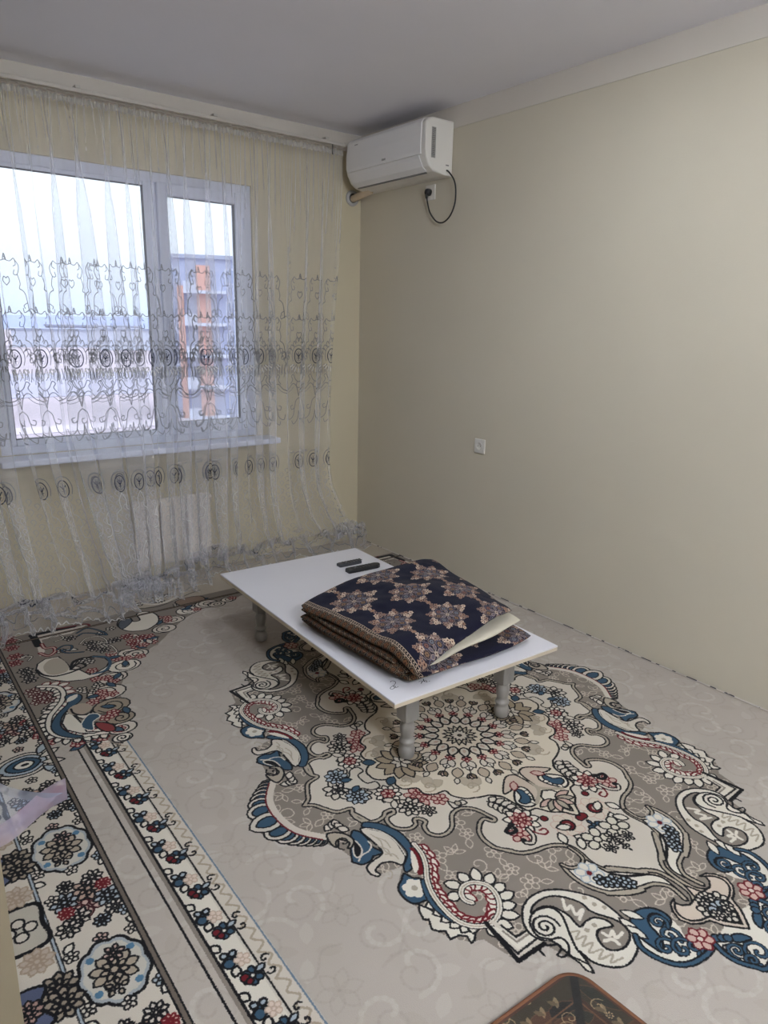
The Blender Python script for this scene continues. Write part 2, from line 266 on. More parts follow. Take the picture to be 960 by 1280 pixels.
    # flank palmette
    q = (0.285, 0.0)
    for a in np.linspace(-3.0, 3.0, 12): c.leaf((q[0]+.012*math.cos(a), q[1]+.012*math.sin(a)), a, 0.085, 0.021, (0.60, .54, .46), BLK, 0.005)
    for a in np.linspace(-2.4, 2.4, 6): c.leaf(q, a, 0.04, 0.011, CRM, BLK, 0.004)
    c.leaf((0.36, 0.05), 0.6, 0.05, 0.017, BLU, BLK)
    # ---- centre rosette
    for k in range(16):
        a = math.pi/16+2*math.pi*k/16
        if not (-0.6 < a < 2.2): continue
        pt = lambda r, d=0: (r*math.cos(a+d), r*math.sin(a+d))
        for d, r0, L_, W_, f_ in ((.1963, .205, .06, .020, (.66, .60, .53)), (-.1963, .205, .06, .020, (.66, .60, .53)), (.1963, .262, .035, .010, CRM)): c.leaf(pt(r0, d), a+d, L_, W_, f_, BLK, 0.0035)
        c.leaf(pt(.165), a, 0.055, 0.017, WHT, BLK, 0.004); c.leaf(pt(.16), a-0.5, 0.05, 0.014, CRM, BLK, 0.004); c.leaf(pt(.16), a+0.5, 0.05, 0.014, CRM, BLK, 0.004)
        c.line([pt(.20), pt(.25)], 0.004, BLK)
        for d in (-.5, 0, .5): c.leaf(pt(.235), a+d, 0.032, 0.008, BRN if d else PNK, BLK, 0.0045)
        c.flower(pt(.152), 0.017, 4, PNK, RED, 0.004, core=RED, rot=a); c.disc(pt(.142, .075), 0.006, BLK); c.disc(pt(.142, -.075), 0.006, BLK)
        c.shape([pt(.138), pt(.118, -.14), pt(.096, -.17), pt(.083, 0), pt(.096, .17), pt(.118, .14)], CRM, BLK, 0.0065); c.leaf(pt(.094), a, 0.02, 0.005, PNK, GRY, 0.002)
    for r0, r1, n, f, lc in ((.046, .066, 16, (0.68, .64, .57), BLK), (.028, .042, 12, CRM, BLK)):
        P = [((r0 if i % 2 else r1)*math.cos(math.pi*i/n), (r0 if i % 2 else r1)*math.sin(math.pi*i/n)) for i in range(2*n)]
        c.shape(P, f, lc, 0.0055, sm=False)
    c.disc((0, 0), .010, BLK); c.disc((0, 0), .004, BRN)
    # tail ribs past the silhouette
    return c

def carpet_image():
    rnd = random.Random(9)
    X0, Y0, WW, HH, K = -2.95, -4.05, 2.98, 4.08, 680
    c = Canvas(X0, Y0, WW, HH, K, FLD)
    # tone-on-tone damask of the field
    D1 = (0.61, 0.575, 0.535); D2 = (0.75, 0.73, 0.70)
    for i in range(23):
        for j in range(31):
            q = (X0+0.05+i*0.133+rnd.uniform(-.03, .03), Y0+0.05+j*0.134+(0.066 if i % 2 else 0)); a = rnd.uniform(0, 6.28); k = (i*3+j*5) % 4
            if k < 2: c.spiral(q, 0.075, 1.4, a, 1 if (i+j) % 2 else -1, 0.008, D1, 0.27); c.spiral((q[0]+.015, q[1]+.02), 0.085, 0.7, a+2, -1 if (i+j) % 2 else 1, 0.014, D2, 0.22)
            elif k == 2: c.mum(q, 0.055, D2, D1, 0.006) if False else [c.leaf(q, a+m*1.05, 0.06, 0.017, None, D1, 0.006, al=0.22) for m in range(6)]
            else:
                for m in range(4): c.leaf((q[0]+.02*math.cos(a+m*1.6), q[1]+.02*math.sin(a+m*1.6)), a+m*1.6, 0.07, 0.018, D2 if m % 2 else D1, None, al=0.22)
                c.line(smooth([(q[0]-.07, q[1]-.05), (q[0]-.02, q[1]-.07), (q[0]+.03, q[1]-.02), (q[0]+.08, q[1]-.03)]), .007, D1, .25)
    # medallion, mirrored four ways
    md = medallion(); A = md.a; h, w = A.shape[:2]; o = int(round(0.02*K))
    cx, cy = (MED[0]-X0)*K, (MED[1]-Y0)*K
    for su in (1, -1):
        for sv in (1, -1):
            q = A[o:, o:]                                # rows: v >= 0, cols: u >= 0
            if su == 1: q = q[:, ::-1]
            if sv == 1: q = q[::-1]
            hh, ww = q.shape[:2]
            x0 = int(round(cx))-(ww if su == 1 else 0); y0 = int(round(cy))-(hh if sv == 1 else 0)
            a0, b0 = max(0, -x0), max(0, -y0); a1, b1 = min(ww, c.W-x0), min(hh, c.H-y0)
            v = c.a[y0+b0:y0+b1, x0+a0:x0+a1]; s = q[b0:b1, a0:a1]; m = s[..., 3:]
            v[..., :3] = v[..., :3]*(1-m)+s[..., :3]*m
    UV = lambda L: [(MED[0]-u, MED[1]-v) for u, v in L]
    g = lambda t, p: UV(G(t, p))
    # ---- side border bands (u measured from the medallion's axis)
    def band(u0, u1, col): c.fill(UV([(u0, -2.4), (u1, -2.4), (u1, 1.8), (u0, 1.8)]), col)
    def rule(u, wd, col): c.line(UV([(u, -2.4), (u, 1.8)]), wd, col)
    band(1.272, 1.85, CRM); band(1.02, 1.085, CRM); band(1.082, 1.15, WHT); band(1.15, 1.166, TAU)
    for y in np.arange(-2.3, 1.7, 0.09): c.line(smooth(UV([(1.06, y), (1.035, y+.025), (1.055, y+.045), (1.035, y+.07), (1.06, y+.09)])), 0.006, (0.62, .57, .50))
    rule(1.024, 0.005, (0.40, .46, .52)); rule(1.074, 0.005, BLK); rule(1.152, 0.007, BLK); rule(1.185, 0.006, BLK)
    rule(1.268, 0.019, BLK); rule(1.268, 0.010, (.40, .36, .32))
    per = 0.158
    for k in range(-14, 11):
        v = k*per+0.06; U = lambda u, dv: (MED[0]-u, MED[1]-(v+dv))
        c.flower(U(1.125, 0), 0.024, 4, LBL, BLK, 0.006, core=BLU, rot=.6); c.disc(U(1.132, .014), 0.014, BLU, BLK, 0.005); c.leaf(U(1.118, .03), -2.2, 0.03, 0.011, WHT, BLK, 0.006); c.leaf(U(1.135, -.03), 2.0, 0.03, 0.011, WHT, BLK, 0.006)
        c.flower(U(1.100, .075), 0.026, 6, BLU, BLK, 0.005, core=WHT); c.disc(U(1.118, .07), 0.011, RED, BLK, 0.004); c.disc(U(1.112, .085), 0.009, RED, BLK, 0.004); c.leaf(U(1.09, .07), 0.3, 0.03, 0.008, LBL, BLK, 0.005)
        c.flower(U(1.10, .02), 0.02, 5, (0.80, .72, .66), (0.68, .60, .54), 0.003)
        for d, r in ((.05, .4), (.085, 3.4)): c.spiral(U(1.055, d), 0.014, 0.8, r, 1, 0.005, BLK)
    # ---- wide outer border: scalloped rosettes, bouquets, palmettes
    HAL = (0.30, 0.34, 0.40)
    for k in range(-5, 4):
        v = -0.254+0.495*k; ctr = (MED[0]-1.357, MED[1]-v)
        if k % 2 == 0 or k > -1:
            P = []
            for i in range(60):
                a = 2*math.pi*i/60; r = 0.083*(1+0.10*abs(math.sin(a*4.5))); P.append((ctr[0]+r*0.9*math.cos(a), ctr[1]+r*1.12*math.sin(a)))
            c.shape(P, (0.60, .62, .63), None, sm=False); c.shape([(ctr[0]+(x-ctr[0])*.86, ctr[1]+(y-ctr[1])*.86) for x, y in P], (0.72, .70, .66), None, sm=False); c.line(P, 0.008, BLK, closed=True)
            for a in (.6, 2.3, 3.8, 5.4): c.disc((ctr[0]+.062*math.cos(a), ctr[1]+.076*math.sin(a)), 0.010, (0.30, .44, .54))
            c.mum(ctr, 0.056, (0.62, .57, .50), BLK, 0.005, n=9, rings=3); c.mum((ctr[0]-.01, ctr[1]-.05), 0.026, (0.62, .57, .50), BLK, 0.005, rings=1, n=5); c.mum((ctr[0]+.012, ctr[1]+.048), 0.026, PNK, BLK, 0.005, rings=1, n=6)
        else:
            for s_ in (1.25, 1.0, .72, .42): c.shape([(ctr[0]+.07*s_, ctr[1]), (ctr[0]+.02*s_, ctr[1]+.055*s_), (ctr[0]-.05*s_, ctr[1]+.045*s_), (ctr[0]-.085*s_, ctr[1]), (ctr[0]-.05*s_, ctr[1]-.045*s_), (ctr[0]+.02*s_, ctr[1]-.055*s_)], {1.25: CRM, 1.0: LBL, .72: BLU, .42: WHT}[s_], BLK, 0.006)
            c.disc(ctr, .014, BLK, ry=.008)
            for a in (-1.0, -.35, .35, 1.0): c.leaf((ctr[0]+.05, ctr[1]+.05*math.sin(a)), a, .075, .016, LBL if abs(a) > .5 else CRM, BLK, .006)
        for q, r, f, lc in (((-.0, .245), .052, PNK, (0.2, .05, .08)), ((.02, .20), .044, (.66, .56, .50), BLK), ((-.045, .215), .036, LBL, BLK), ((.055, .255), .036, LBL, BLK), ((-.03, .285), .034, CRM, BLK), ((.04, .165), .028, CRM, BLK), ((.058, .205), .020, PNK, RED), ((-.05, .255), .020, PNK, RED), ((-.058, .31), .03, CRM, BLK), ((.06, .305), .026, CRM, BLK), ((.02, .33), .022, LBL, BLK), ((-.03, .16), .022, CRM, BLK)):
            c.mum((ctr[0]+q[0], ctr[1]-q[1]), r, f, lc, 0.005, n=8, rings=2 if r > .03 else 1)
        for q, a in (((.07, .13), .8), ((-.07, .12), 2.6), ((.07, .36), -.7), ((-.06, .36), -2.4)): c.leaf((ctr[0]+q[0], ctr[1]-q[1]), a, .035, .011, WHT, BLK, .005)
        for q in ((.085, .09), (-.085, .07), (.08, .40), (-.08, .40), (-.075, .19), (.085, .33), (.0, .105), (.0, .385)): c.flower((ctr[0]+q[0]*.92, ctr[1]-q[1]), .018, 5, (LBL, CRM, PNK)[int(abs(q[1]*100)) % 3], BLK, .004)
    # outermost cartouches
    c.line(UV([(1.456, -2.4), (1.456, 1.8)]), 0.012, BLK); c.line(UV([(1.456, -2.4), (1.456, 1.8)]), 0.006, LBL)
    for k in range(-5, 4):
        v = -0.01+0.495*k
        c.shape(UV([(1.455, v-.05), (1.47, v-.075), (1.53, v-.08), (1.60, v-.06), (1.62, v), (1.60, v+.06), (1.53, v+.08), (1.47, v+.075), (1.455, v+.05), (1.462, v)]), (.68, .65, .60), BLK, .012)
        for dx, dy in ((1.49, 0), (1.515, .025), (1.515, -.025), (1.54, 0)): c.disc((MED[0]-dx, MED[1]-v-dy), .016, CRM, BLK, .005)
        for dv in (-.12, .12): c.mum((MED[0]-1.50, MED[1]-v-dv), .04, (.68, .62, .56), (.60, .53, .46), .004)
        for dv in (.225, .27): c.mum((MED[0]-1.475, MED[1]-v-dv), .045, (.55, .50, .44), BLK, .006, rings=3)
        c.shape(UV([(1.50, v+.20), (1.56, v+.19), (1.60, v+.25), (1.56, v+.31), (1.50, v+.30), (1.52, v+.25)]), (.30, .33, .42), BLK, .008); c.mum((MED[0]-1.545, MED[1]-v-.25), .032, (.62, .50, .46), BLK, .004)
    # ---- corner ornament at the far left, mirrored to the far right
    top = MED[1]+1.86
    edge = g(7, "300,795 380,800 470,800 560,790 640,790 700,820 770,780 780,740 780,690 790,650 740,600 745,560 720,520 720,480 740,430 750,390 820,340 800,310 870,290 900,240 960,210")+g(8, "210,520 270,460 330,400 385,350 475,300 540,275 600,260 690,230 740,205")
    c.fill([(edge[0][0]-.02, edge[0][1])]+edge+[(edge[-1][0], top+.4), (MED[0]-1.262, top+.4), (MED[0]-1.262, edge[0][1])], TAU)
    # along the far end (mostly behind the curtain)
    c.fill(UV([(1.262, -2.4), (-1.3, -2.4), (-1.3, -1.88), (1.262, -1.88)]), (.68, .64, .58))
    def roll(t, x, y, r, f=WHT, tw=1.6, a=0.4, s=1, lc=BLK):
        q = g(t, [(x, y)])[0]; c.disc(q, r*1.2, f, lc, .006, ry=r*.95); c.spiral(q, r*.9, tw, a, s, .0055, lc)
    for i, (t, x, y, r) in enumerate(((7, 735, 775, .03), (7, 735, 715, .045), (7, 725, 655, .045), (7, 670, 585, .06), (7, 640, 505, .065), (7, 670, 415, .055), (7, 745, 345, .06), (8, 40, 560, .05), (8, 100, 560, .045), (8, 150, 480, .05), (8, 265, 410, .05), (8, 320, 355, .05), (8, 410, 300, .055), (8, 520, 262, .055), (8, 580, 262, .04), (8, 650, 235, .035))):
        roll(t, x, y, r, (WHT, CRM, (.60, .55, .49))[i % 3 if i % 3 < 2 else 1] if i not in (2, 3) else (.55, .50, .44), a=i*1.1, s=1 if i % 2 else -1)
    for i in range(120):                                   # little red and dark foliage between the rolls
        t = i/120; k = int(t*(len(edge)-1)); q = edge[k]; a = rnd.uniform(0, 6.28); rr = rnd.uniform(.02, .16) if i % 2 else rnd.uniform(.1, .42)
        p = (q[0]-abs(math.cos(a))*rr, q[1]+rr*.8)
        (c.flower(p, .024, 5, PNK if i % 2 else CRM, RED if i % 2 else BLK, .005, rot=a) if i % 3 else c.leaf(p, a, .06, .014, BLU if i % 2 else CRM, BLK, .005))
    # large C scroll
    c.shape(g(7, "215,375 225,335 270,305 350,290 400,330 430,370 480,370 540,400 590,380 640,350 655,320 630,300 560,290 480,300 440,330 420,370 470,310 560,285 640,290 665,330 650,370 590,405 500,430 400,440 310,430 240,405"), WHT, BLK, .006, sm=False)
    c.shape(g(7, "260,350 300,310 360,300 410,345 400,380 330,400 280,390"), (.66, .62, .56), None); c.line(smooth(g(7, "220,370 260,400 330,408 410,390 470,368 515,345 480,330 450,345 425,365 440,320 500,298 560,300")), .011, BLK); c.line(smooth(g(7, "560,290 640,295 660,335 630,375 560,395")), .014, BLU)
    # blue S band with pale pod and feather
    fe = smooth(g(7, "230,470 290,468 350,475 380,510 370,560 330,610 300,650 290,700 310,745 370,770 450,775 560,755 640,745"))
    c.teeth(fe, .05, .03, 1, WHT, RED, .005, lean=.5); c.teeth(fe, .045, .03, -1, WHT, BLK, .006, lean=.4)
    c.line(fe, .026, BLK); c.line(fe, .016, WHT)
    c.shape(g(7, "390,530 440,512 485,520 490,545 460,575 420,600 380,640 362,690 380,725 430,752 500,768 440,778 360,765 315,735 308,695 340,640 380,600 405,570"), BLU, BLK, .005); c.leaf(g(7, [(400, 565)])[0], .7, .07, .016, WHT)
    c.shape(g(7, "372,690 390,640 430,625 470,655 500,665 540,640 555,610 520,640 460,640 425,610 440,640 500,700 520,740 600,740 560,750 480,750 400,730"), WHT, BLK, .006, sm=False); c.disc(g(7, [(480, 605)])[0], .045, (.62, .56, .50)); c.line(smooth(g(7, "425,605 445,632 500,640 540,625 555,608")), .008, BLK)
    c.shape(g(7, "490,690 530,640 580,632 600,650 560,680 560,730 500,720"), BLU, WHT, .005); c.shape(g(7, "570,690 620,685 680,700 690,730 640,740 590,720"), (.48, .2, .2), BLK, .006)
    for x, y in ((250, 540), (220, 520), (270, 520), (230, 560), (290, 550), (190, 500)): c.mum(g(7, [(x, y)])[0], .03, CRM, (.25, .06, .08), .005, rings=1, n=6)
    # stepped corner frame
    c.fill(g(7, "200,165 520,100 430,150 250,190 270,260 240,290"), CRM)
    c.line(g(7, "190,165 340,130 440,110"), .03, BLK); c.line(g(7, "200,170 230,225"), .034, BLK); c.line(smooth(g(7, "300,130 420,110 500,95 535,100 520,118")), .012, RED)
    c.line(smooth(g(7, "240,270 290,285 330,260 320,235 270,240 250,215")), .02, RED); c.line(smooth(g(7, "240,270 290,285 330,260 320,235 270,240 250,215")), .008, PNK)
    for p, col in (("340,250 380,225 430,225 420,250 370,250 400,268 500,262", BLU), ("460,150 520,120 600,135 640,160 560,150 500,150 470,165", BLU), ("480,215 520,180 600,170 640,200 580,215 540,240", BLK), ("610,230 660,220 700,260 650,270", BLK), ("300,180 350,160 380,180 330,200", BLK), ("80,180 130,195 105,215", BLK), ("140,290 190,290 170,315", BLK)):
        P = smooth(g(7, p)); c.line(P, .012, BLK); c.line(P, .006, col if col != BLK else CRM)
    for x, y in ((560, 240), (540, 210), (420, 180), (690, 190), (760, 170), (800, 210), (620, 250), (850, 175), (170, 400), (180, 430), (150, 375), (60, 200), (70, 240), (90, 290), (40, 180), (90, 330)):
        c.mum(g(7, [(x, y)])[0], .032, PNK if x < 100 else CRM, (.35, .08, .1) if x < 100 or x > 740 else BLK, .006, rings=1, n=6)
    # comma by the curtain
    c.shape(g(7, "705,105 720,70 780,60 800,80 840,70 820,35 880,20 940,40 950,80 900,120 840,135 760,135"), WHT, BLK, .007); c.shape(g(7, "710,105 725,75 780,65 790,80 760,110 730,125"), (.3, .33, .36), BLK, .005)
    c.shape(g(8, "330,250 400,225 480,215 510,235 450,260 380,275"), (.50, .42, .36), BLK, .006); c.line(smooth(g(8, "130,260 220,265 300,240 340,215")), .014, WHT); c.line(smooth(g(8, "110,290 220,280 330,240 420,200 480,180")), .006, BLK)
    c.line(UV([(1.262, -1.80), (-1.3, -1.80)]), .02, BLK); c.line(UV([(1.262, -1.80), (-1.3, -1.80)]), .008, BRN)
    rule(1.268, 0.019, BLK); rule(1.268, 0.010, (.40, .36, .32))
    # mirror the far left ornament to the far right, up to the wall
    yb = int((MED[1]+1.30-Y0)*K); cxi = int(round(cx)); n = min(c.W-cxi, cxi)
    c.a[yb:, cxi:cxi+n, :] = c.a[yb:, cxi-n:cxi, :][:, ::-1]
    return c

def quilt_image():
    # navy cloth with lobed medallions; u 0..1.2 m across, v 0..1.2 m; a gold band along u = 0 side and v ends
    rnd = random.Random(3); c = Canvas(0, 0, 1.2, 1.2, 850, (0.065, 0.065, 0.14))
    NAV = (0.035, 0.035, 0.085); GLD = (.56, .40, .22); PAL = (.72, .64, .56); MUT = (.40, .36, .36); PK = (.54, .43, .37)
    for i in range(6):
        for j in range(7):
            q = (0.19+0.215*i, 0.04+0.25*j+(0.125 if i % 2 else 0)); R0 = .106
            c.shape([(q[0]+.074*(1+.10*math.cos(4*a))*math.cos(a), q[1]+.078*(1+.10*math.cos(4*a))*math.sin(a)) for a in np.linspace(0, 2*math.pi, 33)[:-1]], (.12, .105, .16), (.30, .26, .27), .003)
            for k in range(8):
                a = math.pi/4*k; R1 = R0*(1.0 if k % 2 == 0 else .86)
                for dr, da, rr in ((0, 0, .0095), (-.016, .13, .0115), (-.016, -.13, .0115), (-.030, .0, .012), (-.030, .25, .009), (-.030, -.25, .009)):
                    p = (q[0]+(R1+dr)*math.cos(a+da), q[1]+(R1+dr)*math.sin(a+da)); c.flower(p, rr, 5, (PAL, PK, (.50, .42, .38))[rnd.randrange(3)], None, core=(.25, .12, .10), rot=rnd.uniform(0, 6))
                c.line(smooth([(q[0]+.060*math.cos(a+.1), q[1]+.060*math.sin(a+.1)), (q[0]+.071*math.cos(a+.38), q[1]+.071*math.sin(a+.38)), (q[0]+.060*math.cos(a+.68), q[1]+.060*math.sin(a+.68))]), .0028, (.50, .46, .46))
            for k in range(8):
                a = math.pi/8+math.pi/4*k; p = (q[0]+.044*math.cos(a), q[1]+.044*math.sin(a))
                c.disc(p, .0155, (.20, .17, .19), (.46, .40, .38) if k % 2 else (.34, .34, .42), .0026); c.flower(p, .010, 6, ((.46, .36, .28), (.38, .40, .44), (.44, .30, .28))[k % 3], None, core=(.18, .12, .12))
            for k in range(6): c.leaf((q[0]+.010*math.cos(k*1.047), q[1]+.010*math.sin(k*1.047)), k*1.047, .024, .007, (.36, .33, .36), (.56, .50, .46), .002)
            c.flower(q, .010, 6, (.62, .56, .50), None, core=(.3, .16, .12))
            c.flower((q[0]+.1075, q[1]), .012, 6, PAL, None, core=(.3, .15, .12)); c.flower((q[0], q[1]+.125), .012, 6, PK, None, core=GLD)
    # border band along u in (0, .085): gold roundels between fine key lines
    c.fill([(0, 0), (.088, 0), (.088, 1.2), (0, 1.2)], (.07, .06, .07)); 
    for v in np.arange(0, 1.2, .034):
        for u_, m_ in ((.022, 0), (.052, .017)): 
            c.disc((u_, v+m_), .0145, (.17, .11, .08), (.42, .36, .28), .0025); c.flower((u_, v+m_), .010, 5, (.36, .24, .15), None, core=(.16, .09, .06)); c.flower((u_+.014, v+m_+.016), .005, 4, (.52, .46, .38), None)
    for u_ in (.071, .086): c.line([(u_, 0), (u_, 1.2)], .0025, PAL)
    for v in np.arange(0, 1.2, .012): c.line([(.073, v), (.083, v+.004), (.076, v+.007)], .002, PAL)
    c.fill([(1.12, 0), (1.2, 0), (1.2, 1.2), (1.12, 1.2)], (.09, .08, .08))
    for v in np.arange(0, 1.2, .034):
        for u_, m_ in ((1.14, 0), (1.165, .017)): c.disc((u_, v+m_), .013, (.26, .21, .13), (.50, .46, .36), .0025); c.flower((u_, v+m_), .009, 5, (.44, .37, .25), None)
    for u_ in (1.12, 1.188): c.line([(u_, 0), (u_, 1.2)], .003, PAL)
    return c

def mat_image():
    rnd = random.Random(4); c = Canvas(0, 0, .8, .8, 700, (.20, .115, .065))
    DK = (.055, .04, .035); LT = (.56, .48, .36); OL = (.17, .14, .09)
    c.fill([(.0, .0), (.8, .0), (.8, .055), (.055, .055), (.055, .8), (.0, .8)], OL)
    for k in range(150):
        q = (rnd.uniform(.02, .8), rnd.uniform(.02, .8)); a = rnd.uniform(0, 6.28)
        c.leaf(q, a, rnd.uniform(.06, .13), .02, (DK, OL, (.25, .15, .09), (.12, .12, .09))[k % 4], (.30, .2, .12), .002)
    for k in range(150):
        q = (rnd.uniform(.0, .8), rnd.uniform(.0, .8)); a = rnd.uniform(0, 6.28)
        c.spiral(q, rnd.uniform(.012, .03), 1.2, a, 1 if k % 2 else -1, .0025, LT, .8)
        if k % 4 == 0: c.flower((q[0]+.03, q[1]), .010, 7, LT, DK, .0015)
    for s in (.065, .13): c.line([(s, .8), (s, s), (.8, s)], .004, (.34, .22, .13))
    P = smooth([(.09, .8), (.10, .5), (.07, .30), (.12, .12), (.30, .07), (.5, .10), (.8, .09)]); c.line(P, .03, DK); c.line(P+.012, .003, LT)
    c.line([(.0, .0), (.12, .12)], .018, DK)
    for t in np.linspace(.1, .75, 16):
        for m in (0, 1):
            q = (t, .03) if m else (.03, t); c.leaf(q, .6, .03, .006, LT, None, al=.7); c.leaf((q[0]+.02, q[1]+.01), 2.6, .025, .006, (.33, .28, .2), None)
    c.line([(.004, .8), (.004, .004), (.8, .004)], .012, (.26, .14, .08))
    return c

def lace_image():
    # one repeat of the net curtain: 0.20 m wide, 2.75 m tall (v = 0 at the hem). alpha = thread cover
    W_, H_ = .20, 2.75; K = 600
    c = Canvas(0, 0, W_, H_, K, (.80, .80, .80), 0.0)
    TH = (.44, .435, .44); DB = (.05, .09, .22); WH_ = (.88, .87, .85)
    def L(p, w=.0028, col=TH, al=1.0, sm=True):
        p = np.asarray(p, float); p = smooth(p) if sm else p
        for s in (-W_, 0, W_): c.line(p+(s, 0), w, col, al)
    def sym(p, *a, **k): L(p, *a, **k); L([(W_-x, y) for x, y in p], *a, **k)
    def oval(v):
        for s in (-W_, 0, W_):
            for cx, k in ((.10, 1.0),):
                q = (cx+s, v); c.disc(q, .027*k, None, DB, .0062, ry=.043*k, n=22); c.disc(q, .018*k, None, DB, .002, ry=.030*k, n=18)
                c.line([(q[0]-.012, q[1]+.014), (q[0], q[1]-.006), (q[0]+.012, q[1]+.014)], .006, DB); c.line([(q[0], q[1]-.024), (q[0], q[1]+.022)], .005, DB)
                c.line([(q[0]-.008, q[1]-.012), (q[0]+.008, q[1]-.012)], .004, DB)
        sym([(.063, v-.03), (.056, v+.01), (.070, v+.05), (.10, v+.065)], .004)
    # trellis of curls (two storeys) over the first oval row
    for v in (1.79, 1.555):
        S_ = lambda L_: [(x, v+(y-0)*1.28) for x, y in L_]
        sym(S_([(.10, .150), (.075, .145), (.055, .155), (.048, .135), (.060, .128)]), .0040)
        sym(S_([(.055, .155), (.035, .13), (.045, .10), (.062, .10), (.058, .115)]), .0040)
        sym(S_([(.045, .10), (.036, .07), (.042, .05), (.030, .045)]), .0040); sym(S_([(.042, .05), (.02, .035), (.012, .0), (.010, -.03)]), .0040)
        sym(S_([(.012, 0), (.03, -.01), (.026, -.02)]), .0040); L(S_([(.093, .15), (.10, .17), (.107, .15), (.10, .16)]), .0045)
        sym(S_([(.0, -.02), (.03, -.035), (.035, -.02)]), .0040); sym(S_([(.10, .06), (.085, .075), (.09, .09), (.10, .085)]), .0040)
    v = 1.53                                               # ornate band round the first ovals
    for k in range(5):
        sym([(.10-.018*k, v+.085-.014*k), (.09-.02*k, v+.11-.022*k), (.08-.018*k, v+.09-.022*k), (.088-.018*k, v+.08-.022*k)], .0045)
        sym([(.095-.018*k, v-.075-.012*k), (.085-.018*k, v-.05), (.08-.015*k, v-.085), (.09-.02*k, v-.105)], .0035)
        sym([(.058-.012*k, v+.03-.02*k), (.045-.010*k, v+.045-.02*k), (.038-.008*k, v+.02-.02*k)], .004)
    for k in range(7): a = math.pi*(k+.5)/7; L([(.10+.038*math.cos(a), v-.045-.025*math.sin(a)), (.10+.058*math.cos(a), v-.055-.04*math.sin(a))], .006, WH_)
    sym([(.10, v-.155), (.08, v-.14), (.065, v-.11), (.05, v-.12), (.06, v-.14), (.045, v-.165)], .0045); sym([(.10, v-.19), (.085, v-.18), (.09, v-.155)], .004)
    sym([(.0, v-.205), (.03, v-.195), (.06, v-.165), (.085, v-.18), (.10, v-.24)], .0045); sym([(.0, v-.222), (.035, v-.212), (.065, v-.185)], .003)
    sym([(.10, v-.25), (.08, v-.27), (.07, v-.31), (.05, v-.32), (.045, v-.30), (.058, v-.295)], .0040); sym([(.07, v-.31), (.06, v-.36), (.03, v-.38), (.02, v-.35)], .0040); sym([(.10, v-.33), (.09, v-.38), (.06, v-.41), (.05, v-.39)], .0040)
    oval(v); oval(.88); oval(.27)
    for k in range(30):
        v0 = .06+.026*k
        if abs(v0-.27) < .05: continue
        for m_ in range(3): x0 = (.02+.067*m_+.033*(k % 2)) % .2; L([(x0, v0), (x0+.015, v0+.018), (x0+.006, v0+.032), (x0-.008, v0+.025), (x0-.002, v0+.012)], .0034, WH_, .55)
    for v in (.83, .56): sym([(.10, v), (.08, v-.04), (.085, v-.08), (.06, v-.10), (.05, v-.14), (.07, v-.16), (.06, v-.20), (.03, v-.21)], .0045, WH_, .7)
    L([(0, .02), (.025, .008), (.05, .02), (.075, .008), (.10, .02), (.125, .008), (.15, .02), (.175, .008), (.20, .02)], .006, WH_, .9)
    sym([(.10, .20), (.08, .18), (.05, .19), (.03, .165), (.0, .17)], .0045, TH); sym([(.10, .14), (.07, .11), (.04, .08), (.0, .10)], .0045, TH); sym([(.10, .06), (.06, .05), (.02, .06)], .004, TH)
    return c
# ------------------------------------------------------------------ helpers
def tag(o, label=None, cat=None, group=None, kind=None):
    if label: o['label'] = label
    if cat: o['category'] = cat
    if group: o['group'] = group
    if kind: o['kind'] = kind
    return o
def empty(name, loc=(0, 0, 0), rz=0.0):
    o = bpy.data.objects.new(name, None); COL.objects.link(o); o.location = loc; o.rotation_euler = (0, 0, rz); o.empty_display_size = 0.1
    return o
def link(name, me, mat=None, parent=None, smooth=True, loc=None):
    o = bpy.data.objects.new(name, me); COL.objects.link(o)
    if mat: me.materials.append(mat)
    if smooth is not None:
        for p in me.polygons: p.use_smooth = smooth
    if parent: o.parent = parent
    if loc: o.location = loc
    return o
def obj(name, bm, mat=None, parent=None, smooth=False, loc=None):
    bmesh.ops.recalc_face_normals(bm, faces=bm.faces[:])
    me = bpy.data.meshes.new(name); bm.to_mesh(me); bm.free()
    return link(name, me, mat, parent, smooth, loc)
def grid_mesh(name, P, uv=None, wrap_u=False):
    # P: (rows, cols, 3) numpy array
    R, Cn = P.shape[:2]; v = P.reshape(-1, 3)
    j, i = np.meshgrid(np.arange(R-1), np.arange(Cn if wrap_u else Cn-1), indexing='ij'); i2 = (i+1) % Cn
    F = np.stack([j*Cn+i, j*Cn+i2, (j+1)*Cn+i2, (j+1)*Cn+i], -1).reshape(-1, 4)
    me = bpy.data.meshes.new(name); me.from_pydata(v.tolist(), [], F.tolist())
    if uv is not None:
        l = me.uv_layers.new(name='UVMap'); U = uv.reshape(-1, 2)[F.reshape(-1)]; l.data.foreach_set('uv', U.astype(np.float32).ravel())
    me.update(); return me
def box(bm, x0, x1, y0, y1, z0, z1, bevel=0.0, seg=2, rot=None, piv=None):
    r = bmesh.ops.create_cube(bm, size=1.0); vs = r['verts']
    for v in vs: v.co = Vector(((x0+x1)/2+v.co.x*(x1-x0), (y0+y1)/2+v.co.y*(y1-y0), (z0+z1)/2+v.co.z*(z1-z0)))
    if bevel:
        es = list({e for v in vs for e in v.link_edges}); g = bmesh.ops.bevel(bm, geom=es, offset=bevel, segments=seg, affect='EDGES', profile=0.5)
        vs = list({v for f in g['faces'] for v in f.verts} | {v for v in vs if v.is_valid})
    if rot is not None: bmesh.ops.rotate(bm, verts=vs, cent=piv or ((x0+x1)/2, (y0+y1)/2, (z0+z1)/2), matrix=rot)
    return vs
def bx(*a, **k): bm = bmesh.new(); box(bm, *a, **k); return bm
